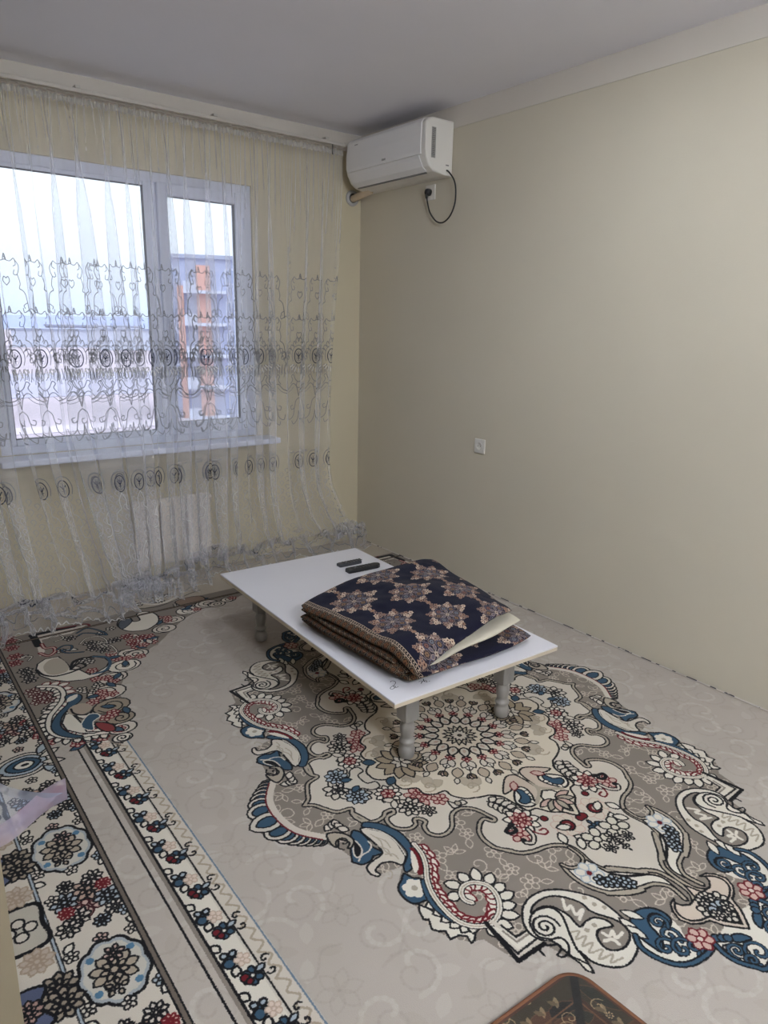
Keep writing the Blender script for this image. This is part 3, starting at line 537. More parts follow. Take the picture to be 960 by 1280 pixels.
def lathe(bm, prof, c=(0, 0, 0), n=28, axis='Z', caps=True):
    rings = []
    for r, z in prof:
        ring = []
        for i in range(n):
            a = 2*PI*i/n; p = (r*math.cos(a), r*math.sin(a), z)
            if axis == 'X': p = (p[2], p[0], p[1])
            if axis == 'Y': p = (p[0], p[2], p[1])
            ring.append(bm.verts.new((p[0]+c[0], p[1]+c[1], p[2]+c[2])))
        rings.append(ring)
    for a, b in zip(rings, rings[1:]):
        for i in range(n): bm.faces.new((a[i], a[(i+1) % n], b[(i+1) % n], b[i]))
    if caps:
        bm.faces.new(rings[0]); bm.faces.new(rings[-1])
def tube(bm, pts, r, n=8, closed=False):
    pts = [Vector(p) for p in pts]; rings = []; prev = None
    for i, p in enumerate(pts):
        t = (pts[min(i+1, len(pts)-1)]-pts[max(i-1, 0)]).normalized()
        if prev is None: prev = t.orthogonal().normalized()
        a = (prev-t*prev.dot(t)).normalized(); b = t.cross(a); prev = a
        rr = r[i] if isinstance(r, (list, tuple)) else r
        rings.append([bm.verts.new(p+a*math.cos(2*PI*k/n)*rr+b*math.sin(2*PI*k/n)*rr) for k in range(n)])
    for a, b in zip(rings, rings[1:]):
        for k in range(n): bm.faces.new((a[k], a[(k+1) % n], b[(k+1) % n], b[k]))
    bm.faces.new(rings[0]); bm.faces.new(rings[-1])
def prism_y(bm, prof, y0, y1, bev=0.0):
    # prof: list of (x, z); extruded along y
    a = [bm.verts.new((x, y0, z)) for x, z in prof]; b = [bm.verts.new((x, y1, z)) for x, z in prof]; n = len(prof)
    fs = [bm.faces.new((a[i], a[(i+1) % n], b[(i+1) % n], b[i])) for i in range(n)]
    f0 = bm.faces.new(a); f1 = bm.faces.new(b)
    if bev:
        es = list(set(f0.edges) | set(f1.edges)); bmesh.ops.bevel(bm, geom=es, offset=bev, segments=3, affect='EDGES', profile=0.5)
def catmull(pts, n=8):
    P = smooth([tuple(p)[:2] for p in pts], n=n); Q = smooth([(p[2], 0) for p in pts], n=n)
    return [(a[0], a[1], b[0]) for a, b in zip(P, Q)]
# ---- materials
def mat(name, col, rough=0.6, var=0.05, scale=6.0, bump=0.0, bscale=60.0, spec=0.4, metal=0.0, coat=0.0, sheen=0.0, stretch=(1, 1, 1)):
    m = bpy.data.materials.new(name); m.use_nodes = True; t = m.node_tree; b = t.nodes['Principled BSDF']; Nn = t.nodes.new; Lk = t.links.new
    tc = Nn('ShaderNodeTexCoord'); mp = Nn('ShaderNodeMapping'); mp.inputs['Scale'].default_value = stretch; Lk(tc.outputs['Object'], mp.inputs[0])
    nz = Nn('ShaderNodeTexNoise'); nz.inputs['Scale'].default_value = scale; nz.inputs['Detail'].default_value = 5; Lk(mp.outputs[0], nz.inputs[0])
    mr = Nn('ShaderNodeMapRange'); mr.inputs[1].default_value = 0.3; mr.inputs[2].default_value = 0.7; mr.inputs[3].default_value = 1-var; mr.inputs[4].default_value = 1+var; Lk(nz.outputs['Fac'], mr.inputs[0])
    mx = Nn('ShaderNodeVectorMath'); mx.operation = 'SCALE'; mx.inputs[0].default_value = col[:3]; Lk(mr.outputs[0], mx.inputs['Scale']); Lk(mx.outputs[0], b.inputs['Base Color'])
    b.inputs['Roughness'].default_value = rough; b.inputs['Metallic'].default_value = metal; b.inputs['Specular IOR Level'].default_value = spec
    b.inputs['Coat Weight'].default_value = coat; b.inputs['Sheen Weight'].default_value = sheen
    if bump:
        n2 = Nn('ShaderNodeTexNoise'); n2.inputs['Scale'].default_value = bscale; n2.inputs['Detail'].default_value = 4; Lk(mp.outputs[0], n2.inputs[0])
        bp = Nn('ShaderNodeBump'); bp.inputs['Strength'].default_value = bump; bp.inputs['Distance'].default_value = 0.002; Lk(n2.outputs['Fac'], bp.inputs['Height']); Lk(bp.outputs[0], b.inputs['Normal'])
    return m
def srgb(r, g, b): return tuple(((c/255)/12.92 if c <= 10 else ((c/255+0.055)/1.055)**2.4) for c in (r, g, b))
def image(name, c):
    im = bpy.data.images.new(name, c.W, c.H, alpha=True, float_buffer=False); im.alpha_mode = 'CHANNEL_PACKED'
    im.pixels.foreach_set(np.clip(c.a, 0, 1).astype(np.float32).ravel()); im.update(); im.pack()
    return im
def woven(name, im, rough=0.95, wob=0.0012, pile=0.6, pscale=420.0, sheen=0.25, size=(1, 1), ext='CLIP', dark=0.06, spec=0.15):
    # flat woven/printed pattern (UV in metres) with the yarn's own wobble, fleck and relief
    m = bpy.data.materials.new(name); m.use_nodes = True; t = m.node_tree; b = t.nodes['Principled BSDF']; Nn = t.nodes.new; Lk = t.links.new
    uv = Nn('ShaderNodeUVMap'); uv.uv_map = 'UVMap'
    nz = Nn('ShaderNodeTexNoise'); nz.inputs['Scale'].default_value = 260; nz.inputs['Detail'].default_value = 1; Lk(uv.outputs[0], nz.inputs[0])
    s1 = Nn('ShaderNodeVectorMath'); s1.operation = 'SUBTRACT'; s1.inputs[1].default_value = (0.5, 0.5, 0.5); Lk(nz.outputs['Color'], s1.inputs[0])
    s2 = Nn('ShaderNodeVectorMath'); s2.operation = 'SCALE'; s2.inputs['Scale'].default_value = wob*6; Lk(s1.outputs[0], s2.inputs[0])
    s3 = Nn('ShaderNodeVectorMath'); s3.operation = 'ADD'; Lk(uv.outputs[0], s3.inputs[0]); Lk(s2.outputs[0], s3.inputs[1])
    s4 = Nn('ShaderNodeVectorMath'); s4.operation = 'DIVIDE'; s4.inputs[1].default_value = (size[0], size[1], 1); Lk(s3.outputs[0], s4.inputs[0])
    ti = Nn('ShaderNodeTexImage'); ti.image = im; ti.interpolation = 'Linear'; ti.extension = ext; Lk(s4.outputs[0], ti.inputs[0])
    n2 = Nn('ShaderNodeTexNoise'); n2.inputs['Scale'].default_value = pscale; n2.inputs['Detail'].default_value = 3; Lk(uv.outputs[0], n2.inputs[0])
    n3 = Nn('ShaderNodeTexNoise'); n3.inputs['Scale'].default_value = 3.0; n3.inputs['Detail'].default_value = 3; Lk(uv.outputs[0], n3.inputs[0])
    ad = Nn('ShaderNodeMath'); ad.operation = 'ADD'; Lk(n2.outputs['Fac'], ad.inputs[0]); Lk(n3.outputs['Fac'], ad.inputs[1])
    mr = Nn('ShaderNodeMapRange'); mr.inputs[1].default_value = 0.6; mr.inputs[2].default_value = 1.4; mr.inputs[3].default_value = 1-dark; mr.inputs[4].default_value = 1+dark; Lk(ad.outputs[0], mr.inputs[0])
    mx = Nn('ShaderNodeVectorMath'); mx.operation = 'SCALE'; Lk(ti.outputs['Color'], mx.inputs[0]); Lk(mr.outputs[0], mx.inputs['Scale']); Lk(mx.outputs[0], b.inputs['Base Color'])
    bp = Nn('ShaderNodeBump'); bp.inputs['Strength'].default_value = pile; bp.inputs['Distance'].default_value = 0.002; Lk(n2.outputs['Fac'], bp.inputs['Height']); Lk(bp.outputs[0], b.inputs['Normal'])
    b.inputs['Roughness'].default_value = rough; b.inputs['Specular IOR Level'].default_value = spec; b.inputs['Sheen Weight'].default_value = sheen; b.inputs['Sheen Roughness'].default_value = 0.6
    return m
# ------------------------------------------------------------------ the room
H = 2.647
M_wallr = mat('wallpaper_beige', srgb(199, 191, 174), 0.75, 0.025, 1.2, 0.25, 160, spec=0.2)
M_wallw = mat('wallpaper_cream', srgb(198, 188, 163), 0.75, 0.025, 1.5, 0.25, 160, spec=0.2, stretch=(3, 3, 0.5))
M_paint = mat('white_emulsion', srgb(218, 216, 213), 0.8, 0.02, 2.0, 0.1, 90, spec=0.2)
M_ceil = mat('ceiling_emulsion', srgb(233, 232, 240), 0.8, 0.03, 1.0, 0.1, 60, spec=0.2)
M_trimp = mat('band_paint', srgb(204, 197, 188), 0.8, 0.02, 2.0, 0.1, 90, spec=0.2)
M_floor = mat('floor_linoleum', srgb(150, 135, 115), 0.6, 0.1, 4)
M_left = mat('left_wall_unlit_tone', srgb(138, 127, 106), 0.7, 0.03, 3.0, 0.2, 120, spec=0.25)  # base colour darkened to stand in for this wall being unlit
def struct(name, bm, m, parent=None, smooth=False): return tag(obj(name, bm, m, parent, smooth), kind='structure')
struct('floor', bx(-4.5, 0.12, -5.42, 0.14, -0.13, -0.012), M_floor)
struct('ceiling', bx(-4.5, 0.12, -5.42, 0.14, H, H+0.12), M_ceil)
struct('wall_right', bx(0.0, 0.12, -5.42, 0.14, -0.012, H), M_wallr)
# window wall round the opening
WX0, WX1, WZ0, WZ1 = -2.24, -0.785, 0.805, 2.262
bm = bmesh.new()
box(bm, -4.5, WX0, 0.0, 0.14, -0.012, H); box(bm, WX1, 0.0, 0.0, 0.14, -0.012, H); box(bm, WX0, WX1, 0.0, 0.14, -0.012, WZ0); box(bm, WX0, WX1, 0.0, 0.14, WZ1, H)
struct('wall_window', bm, M_wallw)
struct('wall_left', bx(-2.90, -2.735, -2.69, 0.0, -0.012, H), M_left)
struct('wall_hall', bx(-4.5, -2.90, -2.79, -2.69, -0.012, H), M_left)
struct('wall_side', bx(-4.62, -4.5, -5.42, -2.69, -0.012, H), M_left)
struct('wall_back', bx(-4.5, 0.0, -5.54, -5.42, -0.012, H), M_paint)
# white painted band above the wallpaper
struct('trim_1', bx(-0.0045, 0.0, -5.42, 0.0, 2.537, H), M_trimp)
struct('trim_2', bx(-2.735, -0.0045, -0.0045, 0.0, 2.545, H), M_trimp)
# ------------------------------------------------------------------ window
M_pvc = mat('window_plastic', srgb(210, 214, 230), 0.35, 0.015, 3, spec=0.5); M_gask = mat('gasket_rubber', (0.03, 0.03, 0.035), 0.7)
def glass_mat():
    m = bpy.data.materials.new('window_glass'); m.use_nodes = True; t = m.node_tree; t.nodes.clear(); Nn = t.nodes.new; Lk = t.links.new
    o = Nn('ShaderNodeOutputMaterial'); tr = Nn('ShaderNodeBsdfTransparent'); gl = Nn('ShaderNodeBsdfGlossy'); gl.inputs['Roughness'].default_value = 0.01; tr.inputs[0].default_value = (0.96, 0.98, 0.98, 1)
    fr = Nn('ShaderNodeFresnel'); fr.inputs[0].default_value = 1.5; nz = Nn('ShaderNodeTexNoise'); nz.inputs['Scale'].default_value = 1.5; bp = Nn('ShaderNodeBump'); bp.inputs['Strength'].default_value = 0.02; Lk(nz.outputs['Fac'], bp.inputs['Height']); Lk(bp.outputs[0], gl.inputs['Normal'])
    mx = Nn('ShaderNodeMixShader'); Lk(fr.outputs[0], mx.inputs[0]); Lk(tr.outputs[0], mx.inputs[1]); Lk(gl.outputs[0], mx.inputs[2]); Lk(mx.outputs[0], o.inputs[0]); return m
M_glass = glass_mat()
win = tag(empty('window_1', (-1.51, 0.03, WZ0)), 'white plastic window with a wide fixed pane and a narrow opening sash', kind='structure')
def wpart(name, bm, m, parent=win):
    o = obj(name, bm, m, parent)
    if parent is win: o.location = (1.51, -0.03, -WZ0)
    return o
def frame_bm(x0, x1, z0, z1, w, y0, y1, bev=0.004, wb=None, wt=None):
    bm = bmesh.new(); wb = wb or w; wt = wt or w
    box(bm, x0, x0+w, y0, y1, z0, z1, bev); box(bm, x1-w, x1, y0, y1, z0, z1, bev); box(bm, x0+w, x1-w, y0, y1, z0, z0+wb, bev); box(bm, x0+w, x1-w, y0, y1, z1-wt, z1, bev); return bm
bm = frame_bm(WX0, WX1, WZ0, WZ1, 0.052, 0.01, 0.075, wb=0.045); box(bm, -1.400, -1.352, 0.01, 0.075, WZ0+.045, WZ1-.052, 0.004)
wpart('outer_frame', bm, M_pvc)
wpart('glazing_bead', frame_bm(WX0+0.052, -1.400, WZ0+.045, WZ1-.052, 0.024, 0.0, 0.035, 0.005, wb=.035, wt=.022), M_pvc)
wpart('sash', frame_bm(-1.352, -0.837, WZ0+.040, WZ1-.047, 0.058, -0.012, 0.05, 0.008, wb=.075, wt=.065), M_pvc)
wpart('gasket', frame_bm(WX0+0.074, -1.422, WZ0+.078, WZ1-.072, 0.004, 0.002, 0.03, 0), M_gask); wpart('gasket', frame_bm(-1.296, -0.893, WZ0+.113, WZ1-.110, 0.004, 0.002, 0.03, 0), M_gask)
wpart('pane', bx(WX0+.07, -1.42, 0.026, 0.030, WZ0+.07, WZ1-.07), M_glass); wpart('pane', bx(-1.30, -.89, 0.026, 0.030, WZ0+.11, WZ1-.105), M_glass)
hd = wpart('handle', bx(-1.337, -1.313, -0.024, -0.012, 1.46, 1.53, 0.004), M_pvc); bm = bmesh.new(); box(bm, -1.334, -1.316, -0.05, -0.024, 1.485, 1.505, .004); box(bm, -1.333, -1.317, -0.052, -0.038, 1.375, 1.505, .005); hg = obj('handle_lever', bm, M_pvc, hd)
for z in (1.05, 2.05):
    bm = bmesh.new(); lathe(bm, [(0.009, z-.03), (0.009, z+.03)], (-0.842, -0.018, 0), 12); wpart('hinge', bm, M_pvc)
sill = struct('trim_3', bx(-2.27, -0.70, -0.155, 0.01, 0.768, 0.802, 0.008, 3), M_pvc); sill['label'] = 'white plastic window sill board'
# ------------------------------------------------------------------ radiator
M_rad = mat('radiator_enamel', srgb(214, 206, 198), 0.4, 0.02, 3)
rad = tag(empty('radiator', (-1.45, -0.075, 0.11)), 'white sectional radiator under the window behind the net curtain', 'radiator')
def rp(name, bm, m=M_rad, sm=False): o = obj(name, bm, m, rad, sm); o.location = (1.45, 0.075, -0.11); return o
for i in range(6):
    x = -1.64+0.0785*i; bm = bmesh.new(); box(bm, x+.0055, x+.0725, -0.122, -0.112, 0.11, 0.505, .006, 3); box(bm, x+.034, x+.044, -0.113, -0.04, 0.13, 0.49, .002); box(bm, x+.018, x+.060, -0.05, -0.04, 0.13, 0.49, .003); rp('section', bm)
for z in (0.15, 0.465):
    bm = bmesh.new(); lathe(bm, [(0.017, -1.66), (0.017, -1.15)], (0, -0.075, z), 14, 'X'); rp('header_pipe', bm, sm=True)
bm = bmesh.new(); tube(bm, [(-1.15, -.075, .15), (-1.08, -.075, .15), (-1.06, -.075, .13), (-1.06, -.075, 0.0)], .011, 10); rp('supply_pipe', bm, sm=True)
for x in (-1.56, -1.25):
    rp('bracket', bx(x-.01, x+.01, -0.045, 0.0, 0.44, 0.47), M_rad)
# ------------------------------------------------------------------ curtain rail
M_rail = mat('rail_plastic', srgb(190, 184, 176), 0.4, 0.02, 4); M_dark = mat('dark_plastic', (0.02, 0.02, 0.022), 0.45, spec=0.4)
rl = tag(empty('curtain_rail', (-1.4, -0.12, 2.55)), 'long pale double curtain rail below the ceiling over the window', 'curtain rail')
def rlp(name, bm, m=M_rail): o = obj(name, bm, m, rl); o.location = (1.4, 0.12, -2.55); return o
rlp('track', bx(-2.70, -0.212, -0.128, -0.108, 2.538, 2.556, .003)); rlp('track', bx(-2.70, -0.225, -0.085, -0.067, 2.538, 2.556, .003))
for x in (-2.45, -1.75, -1.05, -0.34): rlp('bracket', bx(x-.012, x+.012, -0.13, -0.0045, 2.556, 2.570, .002))
rlp('end_stop', bx(-.214, -.206, -.131, -.104, 2.534, 2.56, .002))
bm = bmesh.new(); tube(bm, [(-.296, -.118, 2.54), (-.296, -.118, 2.50), (-.294, -.118, 2.484)], [.003, .003, .005], 8); rlp('spare_hook', bm, M_dark)
for k in range(60):
    x = -2.66+k*0.0405; bm = bmesh.new(); tube(bm, [(x, -.118, 2.54), (x+.002, -.122, 2.528), (x, -.118, 2.518)], .0022, 5); rlp('glider', bm)
# ------------------------------------------------------------------ ceiling lamp (above the frame, over the middle of the room)
M_lamp = bpy.data.materials.new('lamp_diffuser'); M_lamp.use_nodes = True; b_ = M_lamp.node_tree.nodes['Principled BSDF']; b_.inputs['Emission Color'].default_value = (0.87, 0.94, 1.0, 1); b_.inputs['Emission Strength'].default_value = 35.0; b_.inputs['Base Color'].default_value = (.9, .9, .88, 1)
lp = tag(empty('ceiling_lamp', (-1.05, -2.35, H)), 'round white ceiling lamp glowing over the middle of the room', 'lamp')
bm = bmesh.new(); lathe(bm, [(0.17, 0.0), (0.172, -0.03), (0.165, -0.036)], n=40); obj('housing', bm, M_paint, lp, True)
bm = bmesh.new(); lathe(bm, [(0.160, -0.0365), (0.150, -0.041), (0.02, -0.046)], n=40); obj('diffuser', bm, M_lamp, lp, True)
M_globe = M_lamp.copy(); M_globe.name = 'fill_globe_glow'; M_globe.node_tree.nodes['Principled BSDF'].inputs['Emission Strength'].default_value = 128.0; M_globe.node_tree.nodes['Principled BSDF'].inputs['Emission Color'].default_value = (.86, .93, 1, 1)
lq = tag(empty('fill_globe', (-2.1, -5.0, H)), 'added unseen glowing globe behind the viewer that fills the room with light', 'lamp')  # added fill light, out of view, brightens ceiling and walls from behind the camera
bm = bmesh.new(); lathe(bm, [(.05, 0), (.055, -.02), (.012, -.03), (.012, -.16), (.05, -.165), (.055, -.185)], n=24); obj('stem', bm, M_paint, lq, True)
bm = bmesh.new(); bmesh.ops.create_uvsphere(bm, u_segments=32, v_segments=20, radius=.16, matrix=Matrix.Translation((0, 0, -.335))); obj('globe', bm, M_globe, lq, True)
# ------------------------------------------------------------------ carpet
CW = carpet_image(); IM_c = image('carpet_pattern', CW)
M_carpet = woven('carpet_pile', IM_c, size=(CW.W/CW.k, CW.H/CW.k), pile=0.5, sheen=0.04)
xs = np.linspace(-2.728, -0.012, 140); ys = np.linspace(-4.0, -0.03, 190); X, Y = np.meshgrid(xs, ys)
Z = np.array([[0.0012*mnoise.noise(Vector((x*2.2, y*2.2, 3)))-.001 for x in xs] for y in ys])
top = np.stack([X, Y, Z], -1); uv = np.stack([X-CW.x0, Y-CW.y0], -1)
cp = tag(empty('carpet', (-1.37, -2.0, -0.012)), 'large cream and taupe medallion carpet with floral borders covering the whole floor', 'carpet')
me = grid_mesh('pile', top, uv); o = link('pile', me, M_carpet, cp); o.location = (1.37, 2.0, 0.012)
o.modifiers.new('t', 'SOLIDIFY').thickness = 0.0105; o.modifiers['t'].offset = -1
M_bind = bpy.data.materials.new('binding_yarn'); M_bind.use_nodes = True; t_ = M_bind.node_tree; b_ = t_.nodes['Principled BSDF']; nz = t_.nodes.new('ShaderNodeTexNoise'); nz.inputs['Scale'].default_value = 14; tc_ = t_.nodes.new('ShaderNodeTexCoord'); t_.links.new(tc_.outputs['Object'], nz.inputs[0])
rp_ = t_.nodes.new('ShaderNodeValToRGB'); rp_.color_ramp.interpolation = 'CONSTANT'; rp_.color_ramp.elements[0].color = (*srgb(70, 68, 78), 1); rp_.color_ramp.elements[1].position = 0.47; rp_.color_ramp.elements[1].color = (*srgb(205, 198, 190), 1); t_.links.new(nz.outputs['Fac'], rp_.inputs[0]); t_.links.new(rp_.outputs[0], b_.inputs['Base Color']); b_.inputs['Roughness'].default_value = 0.9
bm = bmesh.new(); tube(bm, [(-0.0075+0.0015*math.sin(k*.9), -4.0+k*0.0795, -0.0045) for k in range(50)], 0.0055, 8)
o = obj('edge_binding', bm, M_bind, cp, True); o.location = (1.37, 2.0, 0.012); o['label'] = 'speckled light and dark overcast edge along the wall'
# ------------------------------------------------------------------ low table
M_top = mat('white_laminate', srgb(222, 220, 226), 0.28, 0.015, 2, spec=0.5); M_edge = mat('board_edge', srgb(205, 192, 170), 0.5, 0.05, 8)
M_leg = mat('silver_painted_wood', srgb(150, 147, 143), 0.38, 0.14, 22, 0.15, 40, metal=0.25, stretch=(1, 1, .3))
TR = math.radians(-2.2); TC = Vector((-1.142, -1.705)); TZ = 0.31
tb = tag(empty('low_table', (TC.x, TC.y, 0.0), TR), 'low white rectangular table on four turned silver-grey legs standing on the carpet', 'table')
hw, hl = 0.3925, 0.722
obj('table_top', bx(-hw, hw, -hl, hl, TZ-0.007, TZ, 0.001, 1), M_top, tb); o = obj('top_board', bx(-hw+.001, hw-.001, -hl+.001, hl-.001, TZ-0.021, TZ-0.007), M_edge, tb); o['label'] = 'raw beige board edge below the white sheet'
def tloc(x, y): v = Vector((x-TC.x, y-TC.y)); c, s = math.cos(-TR), math.sin(-TR); return (v.x*c-v.y*s, v.x*s+v.y*c)
prof = [(.0, 0.0), (.020, 0.0), (.026, .004), (.0295, .018), (.030, .032), (.026, .045), (.0205, .054), (.0275, .060), (.029, .066), (.0265, .072), (.0215, .078), (.0215, .085), (.0245, .100), (.027, .118), (.026, .130), (.0215, .142), (.022, .146), (.0265, .150), (.0265, .155)]
for x, y in ((-1.417, -2.308), (-0.937, -2.318), (-1.392, -1.157), (-0.915, -1.165)):
    lx, ly = tloc(x, y); bm = bmesh.new(); lathe(bm, prof, (lx, ly, 0), 28, caps=False)
    lg = obj('leg', bm, M_leg, tb, True); lb = bmesh.new(); box(lb, lx-.029, lx+.029, ly-.029, ly+.029, .153, TZ-.021, .003, 2); obj('leg_block', lb, M_leg, lg)
# pencilled figures on the near edge
M_ink = mat('pen_ink', (0.02, 0.02, 0.03), 0.6)
def ribbon(bm, pts, w, z):
    P = smooth(pts, n=6); vs = []
    for i, p in enumerate(P):
        d = P[min(i+1, len(P)-1)]-P[max(i-1, 0)]; n = np.array([-d[1], d[0]])/(np.linalg.norm(d)+1e-9)*w/2
        vs.append((bm.verts.new((p[0]+n[0], p[1]+n[1], z)), bm.verts.new((p[0]-n[0], p[1]-n[1], z))))
    for a, b in zip(vs, vs[1:]): bm.faces.new((a[0], b[0], b[1], a[1]))
def tp(px, py): q = on_plane(px, py, 2, TZ); return tloc(q[0], q[1])
def cz(L): return [tp(470+a/10.667, 830+b/10.667) for a, b in L]
for n_, L_ in enumerate(([(192, 245), (205, 228), (240, 228), (262, 250), (240, 285), (205, 305), (190, 325), (205, 338), (235, 330), (260, 300), (225, 290), (260, 318), (300, 300)],
           [(565, 240), (600, 225), (615, 240), (600, 262), (612, 240), (630, 225), (632, 200), (645, 240)], [(645, 240), (660, 222), (680, 228), (664, 242), (690, 240)], [(700, 236), (720, 226)])):
    bm = bmesh.new(); ribbon(bm, cz(L_), 0.0022, TZ+0.0004); o = obj('pen_mark', bm, M_ink, tb)
    if n_ == 0: o['label'] = 'black handwritten figure 2'
# ------------------------------------------------------------------ remotes
M_rem = mat('remote_plastic', (0.014, 0.014, 0.016), 0.35, 0.1, 30); M_rem2 = mat('remote_plastic_grey', (0.045, 0.047, 0.055), 0.4, 0.1, 30); M_btn = mat('button_rubber', (0.05, 0.05, 0.055), 0.6); M_btl = mat('button_light', (0.25, 0.25, 0.27), 0.5)
def remote(a, b, w, th, m, label, point=False):
    d = Vector((b[0]-a[0], b[1]-a[1])); L_ = d.length; c = ((a[0]+b[0])/2, (a[1]+b[1])/2)
    r = tag(empty('remote_control', (c[0], c[1], TZ), math.atan2(d.y, d.x)), label, 'remote control', 'remote controls on the table')
    bm = bmesh.new(); pr = [(-L_/2, .42), (-L_/2+.006, .48), (0, .5), (L_/2-.02, .5), (L_/2-.004, .30 if point else .46), (L_/2, .16 if point else .40)]
    up = [(x, w*k) for x, k in pr]; ring = up+[(x, -y) for x, y in up[::-1]]
    lo = [bm.verts.new((x, y, 0.0008)) for x, y in ring]; mi = [bm.verts.new((x, y, th*.75)) for x, y in ring]; hi = [bm.verts.new((x*.975, y*.80, th)) for x, y in ring]; n = len(ring)
    for A, B in ((lo, mi), (mi, hi)):
        for i in range(n): bm.faces.new((A[i], A[(i+1) % n], B[(i+1) % n], B[i]))
    bm.faces.new(lo); bm.faces.new(hi); obj('casing', bm, m, r)
    for i in range(7):
        for j in (-1, 0, 1):
            bm = bmesh.new(); lathe(bm, [(.0045, 0), (.0045, .0015), (.003, .002)], (-L_/2+.03+i*.017, j*w*.24, th), 10); obj('button', bm, M_btl if (i == 1 and j == 0) else M_btn, r)
    return r
g2 = lambda x, y: on_plane(x, y, 2, TZ+.015)
remote(g2(423, 705), g2(450, 699.5), .040, .016, M_rem2, 'smaller dark grey remote control nearer the window on the white table')
remote(g2(434, 712.5), g2(474, 704.5), .043, .020, M_rem, 'longer black remote control with tapered end nearer the quilts on the white table', True)
# ------------------------------------------------------------------ folded quilts and pillow
QW = quilt_image(); IM_q = image('quilt_pattern', QW); M_quilt = woven('quilt_cloth', IM_q, rough=0.85, wob=0.0004, pile=0.35, pscale=500, sheen=0.03, size=(1.2, 1.2), ext='REPEAT', dark=0.12)
M_pil = mat('unbleached_cotton', srgb(196, 188, 170), 0.9, 0.05, 9, 0.3, 300, sheen=0.2)
M_trim = mat('black_piping', (0.012, 0.012, 0.018), 0.9)
def pad(name, parent, m, corners, mid, th, uvf, p=7.0, nu=90, nv=80, wr=0.0, seed=0):
    # soft slab: corners (x, y) a,b,c,d; mid(x, y) centre height; th(a, b) thickness; rounded superelliptic rim
    A, B, C_, D = [np.array(c, float) for c in corners]
    s = np.linspace(-1, 1, nu); s = np.sign(s)*(1-(1-abs(s))**1.7); t = np.linspace(-1, 1, nv); t = np.sign(t)*(1-(1-abs(t))**1.7)
    rows = []; uvs = []
    for side in (1, -1):
        P = np.zeros((nv, nu, 3)); U = np.zeros((nv, nu, 2))
        for j, b in enumerate(t):
            for i, a in enumerate(s):
                # round the plan corners a little
                k = 1-0.035*(abs(a)*abs(b))**6; aa, bb = a*k, b*k
                u, v = (aa+1)/2, (bb+1)/2; q = (A*(1-u)+B*u)*(1-v)+(D*(1-u)+C_*u)*v
                e = max(0.0, (1-abs(a)**p))**(1/2.2)*max(0.0, (1-abs(b)**p))**(1/2.2)
                T = th(u, v); z = mid(q[0], q[1], u, v)+side*T/2*e
                n1 = mnoise.noise(Vector((q[0]*9+seed, q[1]*9, side*3.0)))*wr*e+mnoise.noise(Vector((q[0]*25+seed, q[1]*25, side)))*wr*.35*e
                ox = mnoise.noise(Vector((q[1]*7, seed+4.0, 0)))*.006*(abs(a)**8); oy = mnoise.noise(Vector((q[0]*7, seed, 0)))*.006*(abs(b)**8)
                P[j, i] = (q[0]+ox, q[1]+oy, z+n1); U[j, i] = uvf(u, v, side, q, z)
        rows.append(P); uvs.append(U)
    obs = []
    me = bpy.data.meshes.new(name); n = nu*nv; V = np.concatenate([rows[0].reshape(-1, 3), rows[1].reshape(-1, 3)])
    j, i = np.meshgrid(np.arange(nv-1), np.arange(nu-1), indexing='ij'); F1 = np.stack([j*nu+i, j*nu+i+1, (j+1)*nu+i+1, (j+1)*nu+i], -1).reshape(-1, 4); F2 = F1[:, ::-1]+n
    F = np.concatenate([F1, F2]); me.from_pydata(V.tolist(), [], F.tolist()); l = me.uv_layers.new(name='UVMap'); UU = np.concatenate([uvs[0].reshape(-1, 2), uvs[1].reshape(-1, 2)])[F.reshape(-1)]; l.data.foreach_set('uv', UU.astype(np.float32).ravel()); me.update()
    bm = bmesh.new(); bm.from_mesh(me); bmesh.ops.remove_doubles(bm, verts=bm.verts[:], dist=0.00002); bm.to_mesh(me); bm.free()
    return link(name, me, m, parent, True)
def at_world(o, root): o.location = -Vector(root.location); return o
# arc-like UVs: the gold band wraps the left rim, the navy ground covers the top
def uv_left(w, h, u_off=0.035, v_off=0.0):
    def f(u, v, side, q, z):
        s = u*w
        return (u_off+s, v_off+v*h) if side > 0 else (abs(u_off-s) if s < u_off else s-u_off, v_off+v*h)
    return f
ql = tag(empty('folded_quilt', (-1.15, -2.0, TZ)), 'navy patterned quilt folded flat, bottom of the pile directly on the white table', 'quilt', 'navy quilts piled on the table')
lowmid = lambda x, y, u, v: TZ+.021+.003*math.sin(u*7)*(1-v)+.006*max(0, u-.8)/.2
at_world(pad('lower_layer', ql, M_quilt, ((-1.462, -2.366), (-.832, -2.372), (-.80, -1.66), (-1.50, -1.69)), lowmid, lambda u, v: .036-.006*u, uv_left(.66, .70, .02), wr=.003, seed=1), ql)
pl = tag(empty('pillow', (-1.05, -2.0, TZ+.05)), 'plain cream pillow squeezed between the two navy quilts', 'pillow')
pm = lambda x, y, u, v: TZ+.050+.040*u-.004*max(0, u-.8)/.2+.003*math.sin(x*20)
at_world(pad('cushion', pl, M_pil, ((-1.395, -2.356), (-.862, -2.335), (-.83, -1.80), (-1.30, -1.78)), pm, lambda u, v: .016+.034*math.sin(PI*min(1, max(0, u*.92+.04)))**.7, lambda u, v, s, q, z: (u, v), p=3.0, wr=.004, seed=7), pl)
qt = tag(empty('folded_quilt', (-1.15, -2.0, TZ+.09)), 'navy quilt with lobed medallions and gold band draped over the pillow, top of the pile', 'quilt', 'navy quilts piled on the table')
m1 = lambda x, y, u, v: TZ+.048+.003*math.sin(v*9)-.006*max(0, .3-v)/.3
